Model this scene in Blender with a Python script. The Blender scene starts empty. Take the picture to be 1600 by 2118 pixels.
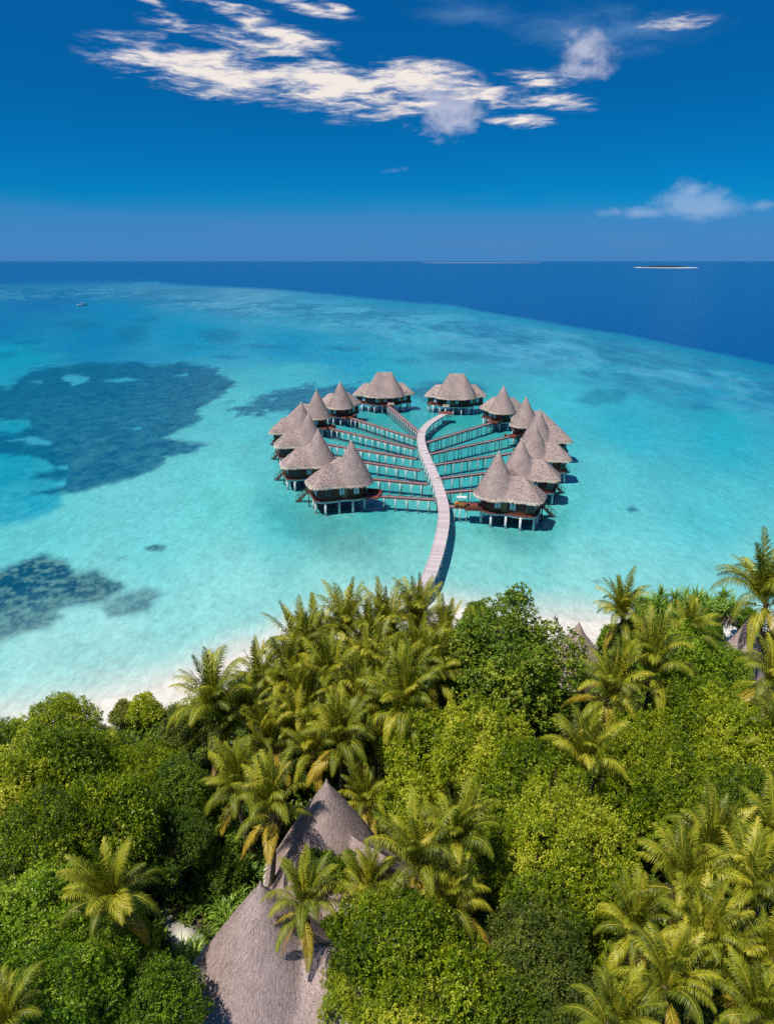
import bpy, math, random
import numpy as np
from mathutils import Vector, Matrix
R = math.radians
scene = bpy.context.scene
col = scene.collection
random.seed(7)

# ------------------------------------------------------------------ camera
CAM_H, F, CU, CV = 42.0, 1450.0, 800.0, 1059.0      # metres; focal length and centre in photo pixels
PITCH = math.atan(519.0 / F)
cam_data = bpy.data.cameras.new('camera')
cam_data.sensor_fit = 'VERTICAL'
cam_data.sensor_height = 36.0
cam_data.lens = F / 2118.0 * 36.0
cam_data.clip_start = 0.5
cam_data.clip_end = 400000.0
cam = bpy.data.objects.new('camera', cam_data)
col.objects.link(cam)
cam.location = (0, 0, CAM_H)
cam.rotation_euler = (R(90) - PITCH, 0, 0)
scene.camera = cam
SP, CP = math.sin(PITCH), math.cos(PITCH)

def at(u, v, z):
    """World point at height z seen at photo pixel (u, v)."""
    cx, cy = (u - CU) / F, -(v - CV) / F
    d = (cx, CP + cy * SP, -SP + cy * CP)
    t = (z - CAM_H) / d[2]
    return Vector((d[0] * t, d[1] * t, z))

def depth_of(p):
    return p[1] * CP - (p[2] - CAM_H) * SP

def pix(x, y, z):
    dz = z - CAM_H
    dep = y * CP - dz * SP
    up = y * SP + dz * CP
    return CU + F * x / dep, CV - F * up / dep

# ------------------------------------------------------------------ light, sky, exposure
SUN_EL, SUN_AZ = 63.0, -124.0            # azimuth clockwise from +Y: the sun stands to the left
scene.view_settings.view_transform = 'Standard'
scene.view_settings.look = 'None'
scene.view_settings.exposure = 0.0
scene.view_settings.gamma = 1.0
scene.cycles.max_bounces = 8
scene.cycles.transparent_max_bounces = 16
scene.cycles.caustics_reflective = False
scene.cycles.caustics_refractive = False
scene.cycles.use_denoising = False

sun_data = bpy.data.lights.new('sun', 'SUN')
sun_data.energy = 4.8
sun_data.angle = R(0.5)
sun_data.color = (1.0, 0.94, 0.84)
sun = bpy.data.objects.new('sun', sun_data)
col.objects.link(sun)
sdir = Vector((math.sin(R(SUN_AZ)) * math.cos(R(SUN_EL)), math.cos(R(SUN_AZ)) * math.cos(R(SUN_EL)), math.sin(R(SUN_EL))))
sun.rotation_euler = (-sdir).to_track_quat('-Z', 'Y').to_euler()
sun.location = sdir * 300

class NT:
    """Small helper to write node trees tersely."""
    def __init__(s, tree):
        s.t = tree; s.n = tree.nodes; s.l = tree.links
    def node(s, typ, ins=None, **props):
        nd = s.n.new(typ)
        for k, v in props.items(): setattr(nd, k, v)
        for k, v in (ins or {}).items(): s.put(nd.inputs[k], v)
        return nd
    def put(s, sock, v):
        if isinstance(v, bpy.types.NodeSocket): s.l.new(v, sock)
        elif isinstance(v, bpy.types.Node): s.l.new(v.outputs[0], sock)
        else: sock.default_value = v
    def math(s, op, a, b=0.0, c=0.0, clamp=False):
        nd = s.n.new('ShaderNodeMath'); nd.operation = op; nd.use_clamp = clamp
        s.put(nd.inputs[0], a); s.put(nd.inputs[1], b)
        s.put(nd.inputs[2], c)
        return nd.outputs[0]
    def mix(s, f, a, b, mode='MIX'):
        nd = s.n.new('ShaderNodeMix'); nd.data_type = 'RGBA'; nd.blend_type = mode
        s.put(nd.inputs[0], f); s.put(nd.inputs[6], a); s.put(nd.inputs[7], b)
        return nd.outputs[2]
    def ramp(s, f, stops, interp='LINEAR'):
        nd = s.n.new('ShaderNodeValToRGB'); cr = nd.color_ramp; cr.interpolation = interp
        while len(cr.elements) > 1: cr.elements.remove(cr.elements[-1])
        for i, (p, c) in enumerate(stops):
            e = cr.elements[0] if i == 0 else cr.elements.new(p)
            e.position = p; e.color = (*c, 1) if len(c) == 3 else c
        s.put(nd.inputs[0], f)
        return nd.outputs[0]
    def smooth(s, x, lo, hi):
        nd = s.n.new('ShaderNodeMapRange'); nd.interpolation_type = 'SMOOTHSTEP'
        s.put(nd.inputs[0], x); nd.inputs[1].default_value = lo; nd.inputs[2].default_value = hi
        return nd.outputs[0]
    def noise(s, vec, scale, detail=4.0, rough=0.55, dist=0.0):
        nd = s.n.new('ShaderNodeTexNoise')
        if vec is not None: s.put(nd.inputs['Vector'], vec)
        nd.inputs['Scale'].default_value = scale; nd.inputs['Detail'].default_value = detail
        nd.inputs['Roughness'].default_value = rough; nd.inputs['Distortion'].default_value = dist
        return nd.outputs[0]
    def mapping(s, vec, loc=(0,0,0), rot=(0,0,0), scale=(1,1,1), kind='POINT'):
        nd = s.n.new('ShaderNodeMapping'); nd.vector_type = kind
        s.put(nd.inputs[0], vec); nd.inputs[1].default_value = loc
        nd.inputs[2].default_value = rot; nd.inputs[3].default_value = scale
        return nd.outputs[0]

world = bpy.data.worlds.new('World'); scene.world = world
world.use_nodes = True
world.node_tree.nodes.clear()
W = NT(world.node_tree)

def azel(u, v):
    cx, cy = (u - CU) / F, -(v - CV) / F
    d = Vector((cx, CP + cy * SP, -SP + cy * CP)).normalized()
    return math.degrees(math.atan2(d.x, d.y)), math.degrees(math.asin(d.z))

tc = W.node('ShaderNodeTexCoord').outputs['Generated']
sx = W.node('ShaderNodeSeparateXYZ', {0: tc})
el = W.math('MULTIPLY', W.math('ARCSINE', sx.outputs[2]), 57.29578)
az = W.math('MULTIPLY', W.math('ARCTAN2', sx.outputs[0], sx.outputs[1]), 57.29578)
P = W.node('ShaderNodeCombineXYZ', {0: az, 1: el}).outputs[0]
sky = W.node('ShaderNodeTexSky', sky_type='NISHITA', sun_disc=False, sun_elevation=R(SUN_EL), sun_rotation=R(SUN_AZ % 360),
             altitude=0.0, air_density=1.0, dust_density=0.3, ozone_density=4.0)
# the deep polarised blue of the photograph: a tint over the sky by elevation
el01 = W.math('DIVIDE', el, 45.0, clamp=True)
tint = W.ramp(el01, [(0.0,(.03,.033,.10)),(4/45,(.0006,.041,.085)),(7/45,(.0005,.037,.076)),(11/45,(.0005,.0355,.069)),(17/45,(.001,.040,.077)),(28/45,(.02,.05,.078)),(1.0,(.056,.074,.09))])
skyc = W.mix(1.0, sky.outputs[0], tint, 'MULTIPLY')      # sky at a tenth, so that cloud colours below are plain values
# thin haze bank standing over the horizon
nz = W.noise(W.mapping(P, scale=(0.05, 0.30, 1)), 1.0, 6, 0.6, 0.8)
top = W.math('ADD', el, W.math('MULTIPLY', W.math('SUBTRACT', nz, 0.5), -5.5))
hz = W.math('SUBTRACT', 1.0, W.smooth(top, 0.6, 5.4))
skyc = W.mix(W.math('MULTIPLY', hz, 0.85), skyc, (.042,.238,.545,1))

def blobs(lst):
    m = None
    for (u, v, ru, rv, rot, w) in lst:
        a, e = azel(u, v); a2, _ = azel(u + 10, v); _, e2 = azel(u, v - 10)
        g = W.node('ShaderNodeTexGradient', {0: W.mapping(P, (a, e, 0), (0, 0, R(rot)), (ru * (a2 - a) / 10, rv * (e2 - e) / 10, 1), 'TEXTURE')},
                   gradient_type='SPHERICAL').outputs[1]
        g = W.math('MULTIPLY', g, w)
        m = g if m is None else W.math('MAXIMUM', m, g)
    return m
warp = W.node('ShaderNodeTexNoise', {'Vector': W.mapping(P, scale=(0.30, 0.7, 1)), 'Scale': 1.0, 'Detail': 4.0}).outputs[1]
Pw = W.node('ShaderNodeVectorMath', {0: P, 1: W.node('ShaderNodeVectorMath', {0: warp, 1: (1.6, 0.7, 0.0)}, operation='MULTIPLY').outputs[0]}, operation='ADD').outputs[0]
# long streaks that fall to the right
streak = W.noise(W.mapping(Pw, rot=(0, 0, R(11)), scale=(0.16, 0.95, 1)), 1.0, 9, 0.58, 0.35)
puff = W.noise(W.mapping(Pw, scale=(0.55, 0.75, 1)), 1.0, 9, 0.6, 0.2)
B = [(430,150,290,75,-6,1.1),(330,120,160,50,-8,1.0),(700,180,260,75,-5,1.15),(520,90,260,36,-8,.85),(520,45,190,42,-14,.9),(640,15,140,22,-10,.85),
     (850,165,170,62,-4,1.1),(1010,195,150,45,-8,.95),(1110,165,130,28,-4,.9),(1150,210,120,26,-6,.9),(1075,250,90,22,-4,.85),(620,85,140,40,-14,.75),
     (750,243,110,20,2,.65),(400,180,90,20,-4,.7),(340,20,90,25,-25,.7),(690,15,60,18,-14,.75),(1380,45,160,24,-3,.62)]
m1 = blobs(B)
fine = W.noise(W.mapping(Pw, rot=(0, 0, R(9)), scale=(0.55, 3.2, 1)), 1.0, 8, 0.6, 0.3)
den = W.math('ADD', W.math('MULTIPLY', W.math('SUBTRACT', streak, 0.5), 2.3), W.math('MULTIPLY', W.math('SUBTRACT', fine, 0.5), 1.5))
d1 = W.smooth(W.math('ADD', W.math('POWER', m1, 0.8), den), 0.20, 1.05)
d1 = W.math('MULTIPLY', d1, W.smooth(m1, 0.02, 0.25))
C = [(920,215,120,95,0,1.0),(940,255,80,45,0,.8),(1215,100,90,55,-10,.95),(1215,145,90,35,0,.75)]
m2 = blobs(C)
d2 = W.math('MULTIPLY', W.smooth(W.math('ADD', m2, W.math('MULTIPLY', W.math('SUBTRACT', puff, 0.5), 2.0)), 0.12, 1.0), 0.68)
D = [(1440,425,130,50,0,1.1),(1430,395,60,40,0,.9),(1330,442,130,22,0,.8),(1270,440,60,20,0,.7),(820,352,46,11,4,.46),(1590,425,60,20,0,.6)]
m3 = blobs(D)
d3 = W.math('MULTIPLY', W.smooth(W.math('ADD', m3, W.math('MULTIPLY', W.math('SUBTRACT', puff, 0.5), 1.3)), 0.12, 0.9), 0.48)
wisp = W.noise(W.mapping(Pw, rot=(0, 0, R(6)), scale=(0.22, 0.6, 1)), 1.0, 7, 0.62, 0.8)
m4 = blobs([(1250,60,450,110,-4,1.0),(980,30,300,70,-6,.9)])
d4 = W.math('MULTIPLY', W.smooth(W.math('MULTIPLY', m4, wisp), 0.2, 0.6), 0.30)
body = W.ramp(W.math('ADD', W.math('MULTIPLY', d1, .6), W.math('MULTIPLY', fine, .5)), [(0.35, (.42,.48,.66)), (0.62, (.68,.66,.72)), (0.85, (.90,.82,.77))])
d2 = W.math('MULTIPLY', d2, W.smooth(m2, 0.02, 0.2)); d3 = W.math('MULTIPLY', d3, W.smooth(m3, 0.02, 0.2))
skyc = W.mix(d4, skyc, (.25,.45,.72,1))
skyc = W.mix(d3, skyc, (.46,.58,.80,1))
skyc = W.mix(d2, skyc, (.66,.66,.78,1))
skyc = W.mix(d1, skyc, body)
skyc = W.node('ShaderNodeVectorMath', {0: skyc, 1: (10, 10, 10)}, operation='MULTIPLY').outputs[0]   # the background strength below is 0.1
bg = W.node('ShaderNodeBackground', {0: skyc, 1: 0.1})
W.node('ShaderNodeOutputWorld', {0: bg})

# ------------------------------------------------------------------ helpers: tags, meshes
def tag(o, label=None, cat=None, group=None, kind=None):
    if label: o['label'] = label
    if cat: o['category'] = cat
    if group: o['group'] = group
    if kind: o['kind'] = kind
    return o

def empty(name, loc, label, cat, group=None, rz=0.0):
    o = bpy.data.objects.new(name, None); col.objects.link(o)
    o.empty_display_size = 0.3
    o.location = loc; o.rotation_euler = (0, 0, rz)
    return tag(o, label, cat, group)

def place(name, me, parent=None, loc=(0,0,0), rot=(0,0,0), scale=(1,1,1), mat=None):
    o = bpy.data.objects.new(name, me); col.objects.link(o)
    if parent: o.parent = parent
    o.location = loc; o.rotation_euler = rot; o.scale = scale
    if mat is not None:
        o.material_slots[0].link = 'OBJECT'; o.material_slots[0].material = mat
    return o

def copy_tree(o, parent=None):
    c = o.copy(); col.objects.link(c)
    if parent: c.parent = parent
    for ch in list(o.children): copy_tree(ch, c)
    return c

def mesh_np(name, verts, quads=None, tris=None, mats=(), fattr=None, cattr=None, smooth=False, uv=None, midx=None):
    """Mesh from numpy arrays; fattr / cattr: dicts of per-vertex float / colour attributes."""
    me = bpy.data.meshes.new(name)
    nq = 0 if quads is None else len(quads); nt = 0 if tris is None else len(tris)
    me.vertices.add(len(verts)); me.vertices.foreach_set('co', np.asarray(verts, np.float32).ravel())
    loops = np.concatenate([np.asarray(a, np.int32).ravel() for a in (quads, tris) if a is not None and len(a)])
    me.loops.add(len(loops)); me.loops.foreach_set('vertex_index', loops)
    me.polygons.add(nq + nt)
    st = np.concatenate([np.arange(nq) * 4, nq * 4 + np.arange(nt) * 3]).astype(np.int32)
    me.polygons.foreach_set('loop_start', st)
    if smooth: me.polygons.foreach_set('use_smooth', np.ones(nq + nt, bool))
    if midx is not None: me.polygons.foreach_set('material_index', np.asarray(midx, np.int32))
    me.update(calc_edges=True)
    for m in mats: me.materials.append(m)
    for k, a in (fattr or {}).items():
        at_ = me.attributes.new(k, 'FLOAT', 'POINT'); at_.data.foreach_set('value', np.asarray(a, np.float32))
    for k, a in (cattr or {}).items():
        at_ = me.attributes.new(k, 'FLOAT_COLOR', 'POINT')
        at_.data.foreach_set('color', np.concatenate([a, np.ones((len(a), 1))], 1).astype(np.float32).ravel())
    if uv is not None:
        l = me.uv_layers.new(name='uv'); l.data.foreach_set('uv', np.asarray(uv, np.float32)[loops].ravel())
    return me

class MB:
    """Collects boxes, tubes and strips for one mesh."""
    def __init__(s): s.v = []; s.f = []; s.m = []; s.uv = []
    def add(s, vs, fs, m=0, uvs=None):
        b = len(s.v); s.v += [tuple(p) for p in vs]; s.f += [tuple(i + b for i in f) for f in fs]
        s.m += [m] * len(fs); s.uv += list(uvs) if uvs else [(p[0] + p[1], p[2]) for p in vs]
        return s
    def box(s, c, size, rz=0.0, m=0, mtx=None):
        hx, hy, hz = size[0] / 2, size[1] / 2, size[2] / 2
        M = mtx or (Matrix.Translation(c) @ Matrix.Rotation(rz, 4, 'Z'))
        vs = [M @ Vector((x, y, z)) for z in (-hz, hz) for x, y in ((-hx, -hy), (hx, -hy), (hx, hy), (-hx, hy))]
        return s.add(vs, [(3,2,1,0),(4,5,6,7),(0,1,5,4),(1,2,6,5),(2,3,7,6),(3,0,4,7)], m)
    def bar(s, a, b, w, h=None, m=0):
        a, b = Vector(a), Vector(b); h = h or w; d = b - a; L = d.length; d.normalize()
        up = Vector((0,0,1)) if abs(d.z) < 0.95 else Vector((1,0,0))
        y = up.cross(d).normalized(); z = d.cross(y)
        M = Matrix(((d.x, y.x, z.x, 0), (d.y, y.y, z.y, 0), (d.z, y.z, z.z, 0), (0,0,0,1)))
        M.translation = (a + b) / 2
        return s.box(None, (L, w, h), m=m, mtx=M)
    def tube(s, pts, radii, n=8, m=0, cap=True):
        pts = [Vector(p) for p in pts]; vs = []; fs = []; uvs = []
        Ls = 0
        for i, p in enumerate(pts):
            d = (pts[min(i + 1, len(pts) - 1)] - pts[max(i - 1, 0)]).normalized()
            ref = Vector((0,1,0)) if abs(d.y) < 0.9 else Vector((1,0,0))
            x = ref.cross(d).normalized(); y = d.cross(x)
            if i: Ls += (p - pts[i - 1]).length
            for k in range(n):
                a = 2 * math.pi * k / n
                vs.append(p + (x * math.cos(a) + y * math.sin(a)) * radii[i]); uvs.append((k / n, Ls))
        for i in range(len(pts) - 1):
            for k in range(n):
                fs.append((i*n+k, i*n+(k+1)%n, (i+1)*n+(k+1)%n, (i+1)*n+k))
        if cap:
            fs.append(tuple(range((len(pts)-1)*n, len(pts)*n))); fs.append(tuple(reversed(range(n))))
        return s.add(vs, fs, m, uvs)
    def mesh(s, name, mats, smooth=False):
        me = bpy.data.meshes.new(name); me.from_pydata(s.v, [], s.f)
        for m in mats: me.materials.append(m)
        me.polygons.foreach_set('material_index', s.m)
        if smooth: me.polygons.foreach_set('use_smooth', [len(f) <= 4 for f in s.f])
        l = me.uv_layers.new(name='uv')
        idx = np.zeros(len(me.loops), np.int32); me.loops.foreach_get('vertex_index', idx)
        l.data.foreach_set('uv', np.asarray(s.uv, np.float32)[idx].ravel())
        me.update()
        return me

# ------------------------------------------------------------------ materials
def new_mat(name):
    m = bpy.data.materials.new(name); m.use_nodes = True; m.node_tree.nodes.clear()
    return m, NT(m.node_tree)

def finish(n, color, rough=0.7, spec=0.3, bump=None, bump_d=0.02, trans=None, **extra):
    ins = {'Base Color': color, 'Roughness': rough, 'Specular IOR Level': spec}
    if bump is not None:
        ins['Normal'] = n.node('ShaderNodeBump', {'Strength': 0.6, 'Distance': bump_d, 'Height': bump}).outputs[0]
    b = n.node('ShaderNodeBsdfPrincipled', ins).outputs[0]
    if trans:
        t = n.node('ShaderNodeBsdfTranslucent', {0: trans[1]}).outputs[0]
        b = n.node('ShaderNodeMixShader', {0: trans[0], 1: b, 2: t}).outputs[0]
    n.node('ShaderNodeOutputMaterial', {0: b})

def noisy(name, c1, c2, scale=2.0, rough=0.7, spec=0.3, bump_d=0.01, stretch=(1,1,1)):
    m, n = new_mat(name)
    g = n.node('ShaderNodeTexCoord').outputs['Object']
    v = n.noise(n.mapping(g, scale=stretch), scale, 6, 0.6)
    c = n.ramp(v, [(0.32, c1), (0.68, c2)])
    finish(n, c, rough, spec, v, bump_d)
    return m

def geo_pos(n): return n.node('ShaderNodeNewGeometry').outputs['Position']
def attr(n, name, out='Fac'): return n.node('ShaderNodeAttribute', attribute_name=name).outputs[out]
def obj_rand(n): return n.node('ShaderNodeObjectInfo').outputs['Random']

def thatch_mat(name, dark, light, tone=1.0):
    m, n = new_mat(name)
    uv = n.node('ShaderNodeUVMap', uv_map='uv').outputs[0]
    fine = n.noise(n.mapping(uv, scale=(11.0, 1.9, 1)), 1.0, 7, 0.7)          # straws run down the slope
    rows = n.noise(n.mapping(uv, scale=(0.8, 5.0, 1)), 1.0, 4, 0.6)           # faint courses across it
    blot = n.noise(geo_pos(n), 0.5, 5, 0.6)
    v = n.math('ADD', n.math('MULTIPLY', fine, 0.60), n.math('ADD', n.math('MULTIPLY', rows, 0.22), n.math('MULTIPLY', blot, 0.30)))
    c = n.ramp(v, [(0.40, dark), (0.56, tuple((a + b) / 2 for a, b in zip(dark, light))), (0.72, light)])
    c = n.mix(n.math('MULTIPLY', obj_rand(n), 0.16), c, (.16, .12, .11, 1))
    finish(n, c, 0.9, 0.1, v, 0.06)
    return m

M = {}
M['thatch'] = thatch_mat('grey_thatch', (.25,.18,.163), (.65,.505,.465))
M['fringe'] = thatch_mat('pale_thatch_ends', (.42,.33,.26), (.80,.69,.56))
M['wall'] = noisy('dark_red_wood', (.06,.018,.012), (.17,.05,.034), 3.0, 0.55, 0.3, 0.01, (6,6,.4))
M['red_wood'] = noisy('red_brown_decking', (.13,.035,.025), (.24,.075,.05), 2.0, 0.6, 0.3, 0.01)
M['beam'] = noisy('brown_beam', (.15,.040,.032), (.27,.080,.062), 2.5, 0.6)
M['door'] = noisy('tan_door', (.22,.10,.04), (.36,.18,.08), 3.0, 0.5)
M['white'] = noisy('white_paint', (.62,.61,.60), (.80,.79,.77), 1.5, 0.5)
M['pale'] = noisy('pale_curtain', (.42,.52,.58), (.66,.72,.76), 2.0, 0.25, 0.6)
M['glass'] = noisy('dark_glass', (.015,.02,.025), (.03,.04,.05), 1.0, 0.08, 0.6)
M['pole'] = noisy('brown_pole', (.07,.04,.03), (.17,.11,.08), 3.0, 0.7)
M['stain'] = noisy('wet_concrete', (.06,.055,.045), (.20,.18,.15), 4.0, 0.7)
M['cushion'] = noisy('pale_cushion', (.55,.42,.36), (.74,.66,.60), 2.0, 0.8)
M['orange'] = noisy('orange_paint', (.42,.17,.03), (.58,.26,.05), 2.0, 0.6)
M['trunk'] = noisy('grey_bark', (.085,.065,.05), (.20,.16,.125), 3.0, 0.85, 0.1, 0.02, (1,1,3))
M['wood_limb'] = noisy('brown_bark', (.05,.035,.025), (.14,.10,.075), 3.0, 0.85, 0.1, 0.02)
M['nut'] = noisy('coconut', (.10,.09,.02), (.26,.17,.05), 2.0, 0.5)
M['fibre'] = noisy('dead_fibre', (.12,.075,.04), (.30,.20,.12), 5.0, 0.9)

def plank_mat(name, c1, c2, step, line):
    m, n = new_mat(name)
    uv = n.node('ShaderNodeSeparateXYZ', {0: n.node('ShaderNodeUVMap', uv_map='uv').outputs[0]})
    q = n.math('DIVIDE', uv.outputs[1], step)
    idx = n.math('FLOOR', q)
    rnd = n.node('ShaderNodeTexWhiteNoise', {'W': idx}, noise_dimensions='1D').outputs[0]
    gap = n.math('LESS_THAN', n.math('FRACT', q), 0.10)
    grain = n.noise(geo_pos(n), 1.3, 6, 0.65)
    v = n.math('ADD', n.math('MULTIPLY', rnd, 0.55), n.math('MULTIPLY', grain, 0.5))
    c = n.ramp(v, [(0.2, c1), (0.75, c2)])
    c = n.mix(gap, c, (*line, 1))
    finish(n, c, 0.75, 0.2, v, 0.01)
    return m
M['jetty'] = plank_mat('bleached_planks', (.42,.355,.365), (.62,.545,.555), 0.30, (.46,.37,.37))
M['walk'] = plank_mat('grey_planks', (.20,.15,.165), (.36,.29,.31), 0.25, (.10,.07,.07))

def leaf_mat(name, stops, trans=0.34, rough=0.42, spec=0.32, sway=0.42):
    m, n = new_mat(name)
    t = attr(n, 'tone')
    big = n.noise(geo_pos(n), 0.45, 3, 0.5)
    v = n.math('ADD', t, n.math('ADD', n.math('MULTIPLY', n.math('SUBTRACT', big, 0.5), 0.5),
                                n.math('MULTIPLY', n.math('SUBTRACT', obj_rand(n), 0.5), sway)), clamp=True)
    c = n.ramp(v, stops)
    c = n.mix(n.math('GREATER_THAN', t, 1.5), c, (.42, .29, .11, 1))        # the odd dry leaf
    tr = n.mix(1.0, c, (1.25, 1.15, 0.6, 1), 'MULTIPLY')
    finish(n, c, rough, spec, trans=(trans, tr))
    return m
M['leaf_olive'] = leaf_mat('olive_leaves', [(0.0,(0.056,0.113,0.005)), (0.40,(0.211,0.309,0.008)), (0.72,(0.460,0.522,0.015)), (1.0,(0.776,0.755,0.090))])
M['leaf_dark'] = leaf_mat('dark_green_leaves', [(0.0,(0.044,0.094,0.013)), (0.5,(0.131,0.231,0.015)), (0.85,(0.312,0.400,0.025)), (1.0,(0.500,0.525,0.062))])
M['leaf_fresh'] = leaf_mat('fresh_green_leaves', [(0.0,(0.055,0.127,0.007)), (0.45,(0.184,0.327,0.013)), (0.8,(0.354,0.496,0.025)), (1.0,(0.562,0.629,0.075))])
M['leaf_pale'] = leaf_mat('dusty_green_leaves', [(0.0,(.06,.10,.012)), (0.5,(.20,.25,.030)), (0.85,(.38,.41,.06)), (1.0,(.54,.54,.12))])
M['palm'] = leaf_mat('palm_leaflets', [(0.0,(0.078,0.105,0.010)), (0.45,(0.222,0.261,0.014)), (0.8,(0.433,0.424,0.025)), (1.0,(0.625,0.512,0.069))], 0.26, 0.45, 0.35, 0.65)
M['palm_old'] = leaf_mat('yellowing_leaflets', [(0.0,(.28,.22,.015)), (0.5,(.46,.36,.03)), (1.0,(.62,.42,.06))], 0.3, 0.4, 0.4, 0.5)
M['palm_dead'] = leaf_mat('dead_leaflets', [(0.0,(.16,.10,.04)), (0.5,(.33,.20,.07)), (1.0,(.50,.33,.14))], 0.2, 0.7, 0.2, 0.5)
M['rachis'] = noisy('yellow_rachis', (.52,.45,.05), (.74,.63,.09), 2.0, 0.6)
M['blade'] = leaf_mat('strap_leaves', [(0.0,(0.088,0.193,0.024)), (0.5,(0.263,0.439,0.053)), (1.0,(0.597,0.702,0.140))], 0.25, 0.35, 0.5)
M['blade_dead'] = leaf_mat('dry_strap_leaves', [(0.0,(.13,.09,.06)), (1.0,(.32,.22,.15))], 0.1, 0.8, 0.1)
M['blossom'] = noisy('mauve_blossom', (.38,.24,.36), (.62,.46,.58), 3.0, 0.7)

# ------------------------------------------------------------------ ground: one sheet, beach on land and seabed under water
_tab = np.random.RandomState(3).rand(512, 512)
def vnoise(x, y):
    xi = np.floor(x).astype(int); yi = np.floor(y).astype(int)
    fx = x - xi; fy = y - yi
    fx = fx * fx * (3 - 2 * fx); fy = fy * fy * (3 - 2 * fy)
    g = lambda a, b: _tab[a % 512, b % 512]
    return (g(xi, yi) * (1 - fx) + g(xi + 1, yi) * fx) * (1 - fy) + (g(xi, yi + 1) * (1 - fx) + g(xi + 1, yi + 1) * fx) * fy
def fbm(x, y, oct=5, rough=0.55):
    s = np.zeros_like(x); a = 1.0; t = 0.0
    for i in range(oct):
        s += a * vnoise(x * 2 ** i + 17.3 * i, y * 2 ** i + 9.1 * i); t += a; a *= rough
    return s / t
def sstep(x, a, b):
    t = np.clip((x - a) / (b - a), 0, 1); return t * t * (3 - 2 * t)
def poly_sd(px, py, poly):
    """Signed distance to a polygon, positive inside."""
    d = np.full(px.shape, 1e9); inside = np.zeros(px.shape, bool)
    n = len(poly)
    for i in range(n):
        x0, y0 = poly[i]; x1, y1 = poly[(i + 1) % n]
        dx, dy = x1 - x0, y1 - y0
        t = np.clip(((px - x0) * dx + (py - y0) * dy) / (dx * dx + dy * dy), 0, 1)
        d = np.minimum(d, np.hypot(px - x0 - t * dx, py - y0 - t * dy))
        c = ((y0 > py) != (y1 > py)) & (px < (x1 - x0) * (py - y0) / ((y1 - y0) or 1e-9) + x0)
        inside ^= c
    return np.where(inside, d, -d)
def lin(r, g, b):
    f = lambda c: (c / 255 / 12.92) if c < 10 else ((c / 255 + 0.055) / 1.055) ** 2.4
    return np.array([f(r), f(g), f(b)])

SHORE_PX = [(-600,1640),(-250,1560),(0,1490),(120,1466),(230,1440),(330,1410),(430,1373),(530,1334),(600,1304),(680,1276),(780,1254),(900,1250),(1000,1260),(1120,1273),(1230,1280),(1350,1288),(1500,1298),(1700,1310),(2100,1360)]
SHORE = [at(u, v, 0.0) for u, v in SHORE_PX]
SHX = np.array([p.x for p in SHORE]); SHY = np.array([p.y for p in SHORE])
def shore_d(x, y):
    """Metres inland of the waterline (negative in the sea)."""
    return (np.interp(x, SHX, SHY) - y) * 0.86
def ground_z(x, y):
    x = np.asarray(x, float); y = np.asarray(y, float)
    d = shore_d(x, y) + (fbm(x * 0.25, y * 0.25, 3) - 0.5) * 2.0
    land = 1.3 * sstep(d, 0, 16) + np.where(d > 0, 0.02 * np.minimum(d, 8), 0)
    sea = -0.62 * sstep(-d, -2, 34) ** 0.8 - 0.02
    z = np.where(d > 0, land - 0.02, sea)
    return z + (fbm(x * 0.6, y * 0.6, 3) - 0.5) * 0.12 * sstep(np.abs(d), 2, 8)
def gz(x, y): return float(ground_z(np.array([x]), np.array([y]))[0])

# what the lagoon floor looks like: readings across the photograph (pixel -> colour seen through the water)
BED = [(0,560,0,98,170),(800,570,0,95,165),(1500,600,0,90,160),(1300,655,0,90,160),(1590,725,0,92,162),(400,575,0,105,175),
 (100,620,0,112,178),(250,640,0,135,192),(0,680,0,122,182),(200,700,0,132,188),(400,690,0,150,200),(0,740,0,160,200),(600,720,0,148,200),(700,740,0,160,205),
 (350,605,60,148,198),(500,615,85,165,205),(650,625,60,160,205),(700,655,65,178,212),(900,690,55,182,215),(1100,720,62,172,212),(1300,770,55,172,208),(1500,800,40,165,205),(1600,790,38,165,208),(800,650,55,160,205),(1000,680,50,160,205),
 (800,780,20,175,206),(600,790,60,190,212),(500,870,62,195,212),(1150,830,45,192,216),(1300,880,30,180,210),(1500,900,22,176,206),(1250,1000,70,195,212),(1500,1050,62,192,211),(1300,1150,85,202,216),(1550,1200,92,204,216),
 (1000,1180,80,198,206),(450,1000,80,205,215),(300,1080,90,206,220),(500,1200,108,210,220),(250,1350,125,214,224),(100,1400,130,216,224),(0,1080,75,200,214),(100,1060,80,202,215),(20,950,30,180,200),(450,1280,112,212,222),(0,1350,118,210,218),
 (780,900,30,172,184),(950,880,30,172,184),(800,1020,32,168,180),(980,960,32,172,184),(700,1120,72,186,192),(600,1050,60,190,205),(850,1120,80,195,200),(1100,1100,60,190,198),(700,1230,110,212,218),(1200,1230,100,208,218)]
DEEP = [(-1500,585),(-200,590),(120,588),(300,586),(420,592),(560,599),(640,606),(760,618),(860,628),(930,632),(985,643),(1100,662),(1180,676),(1290,692),(1400,716),(1500,734),(1600,754),(1900,810),(3000,1010),(3000,100),(-1500,100)]
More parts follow.
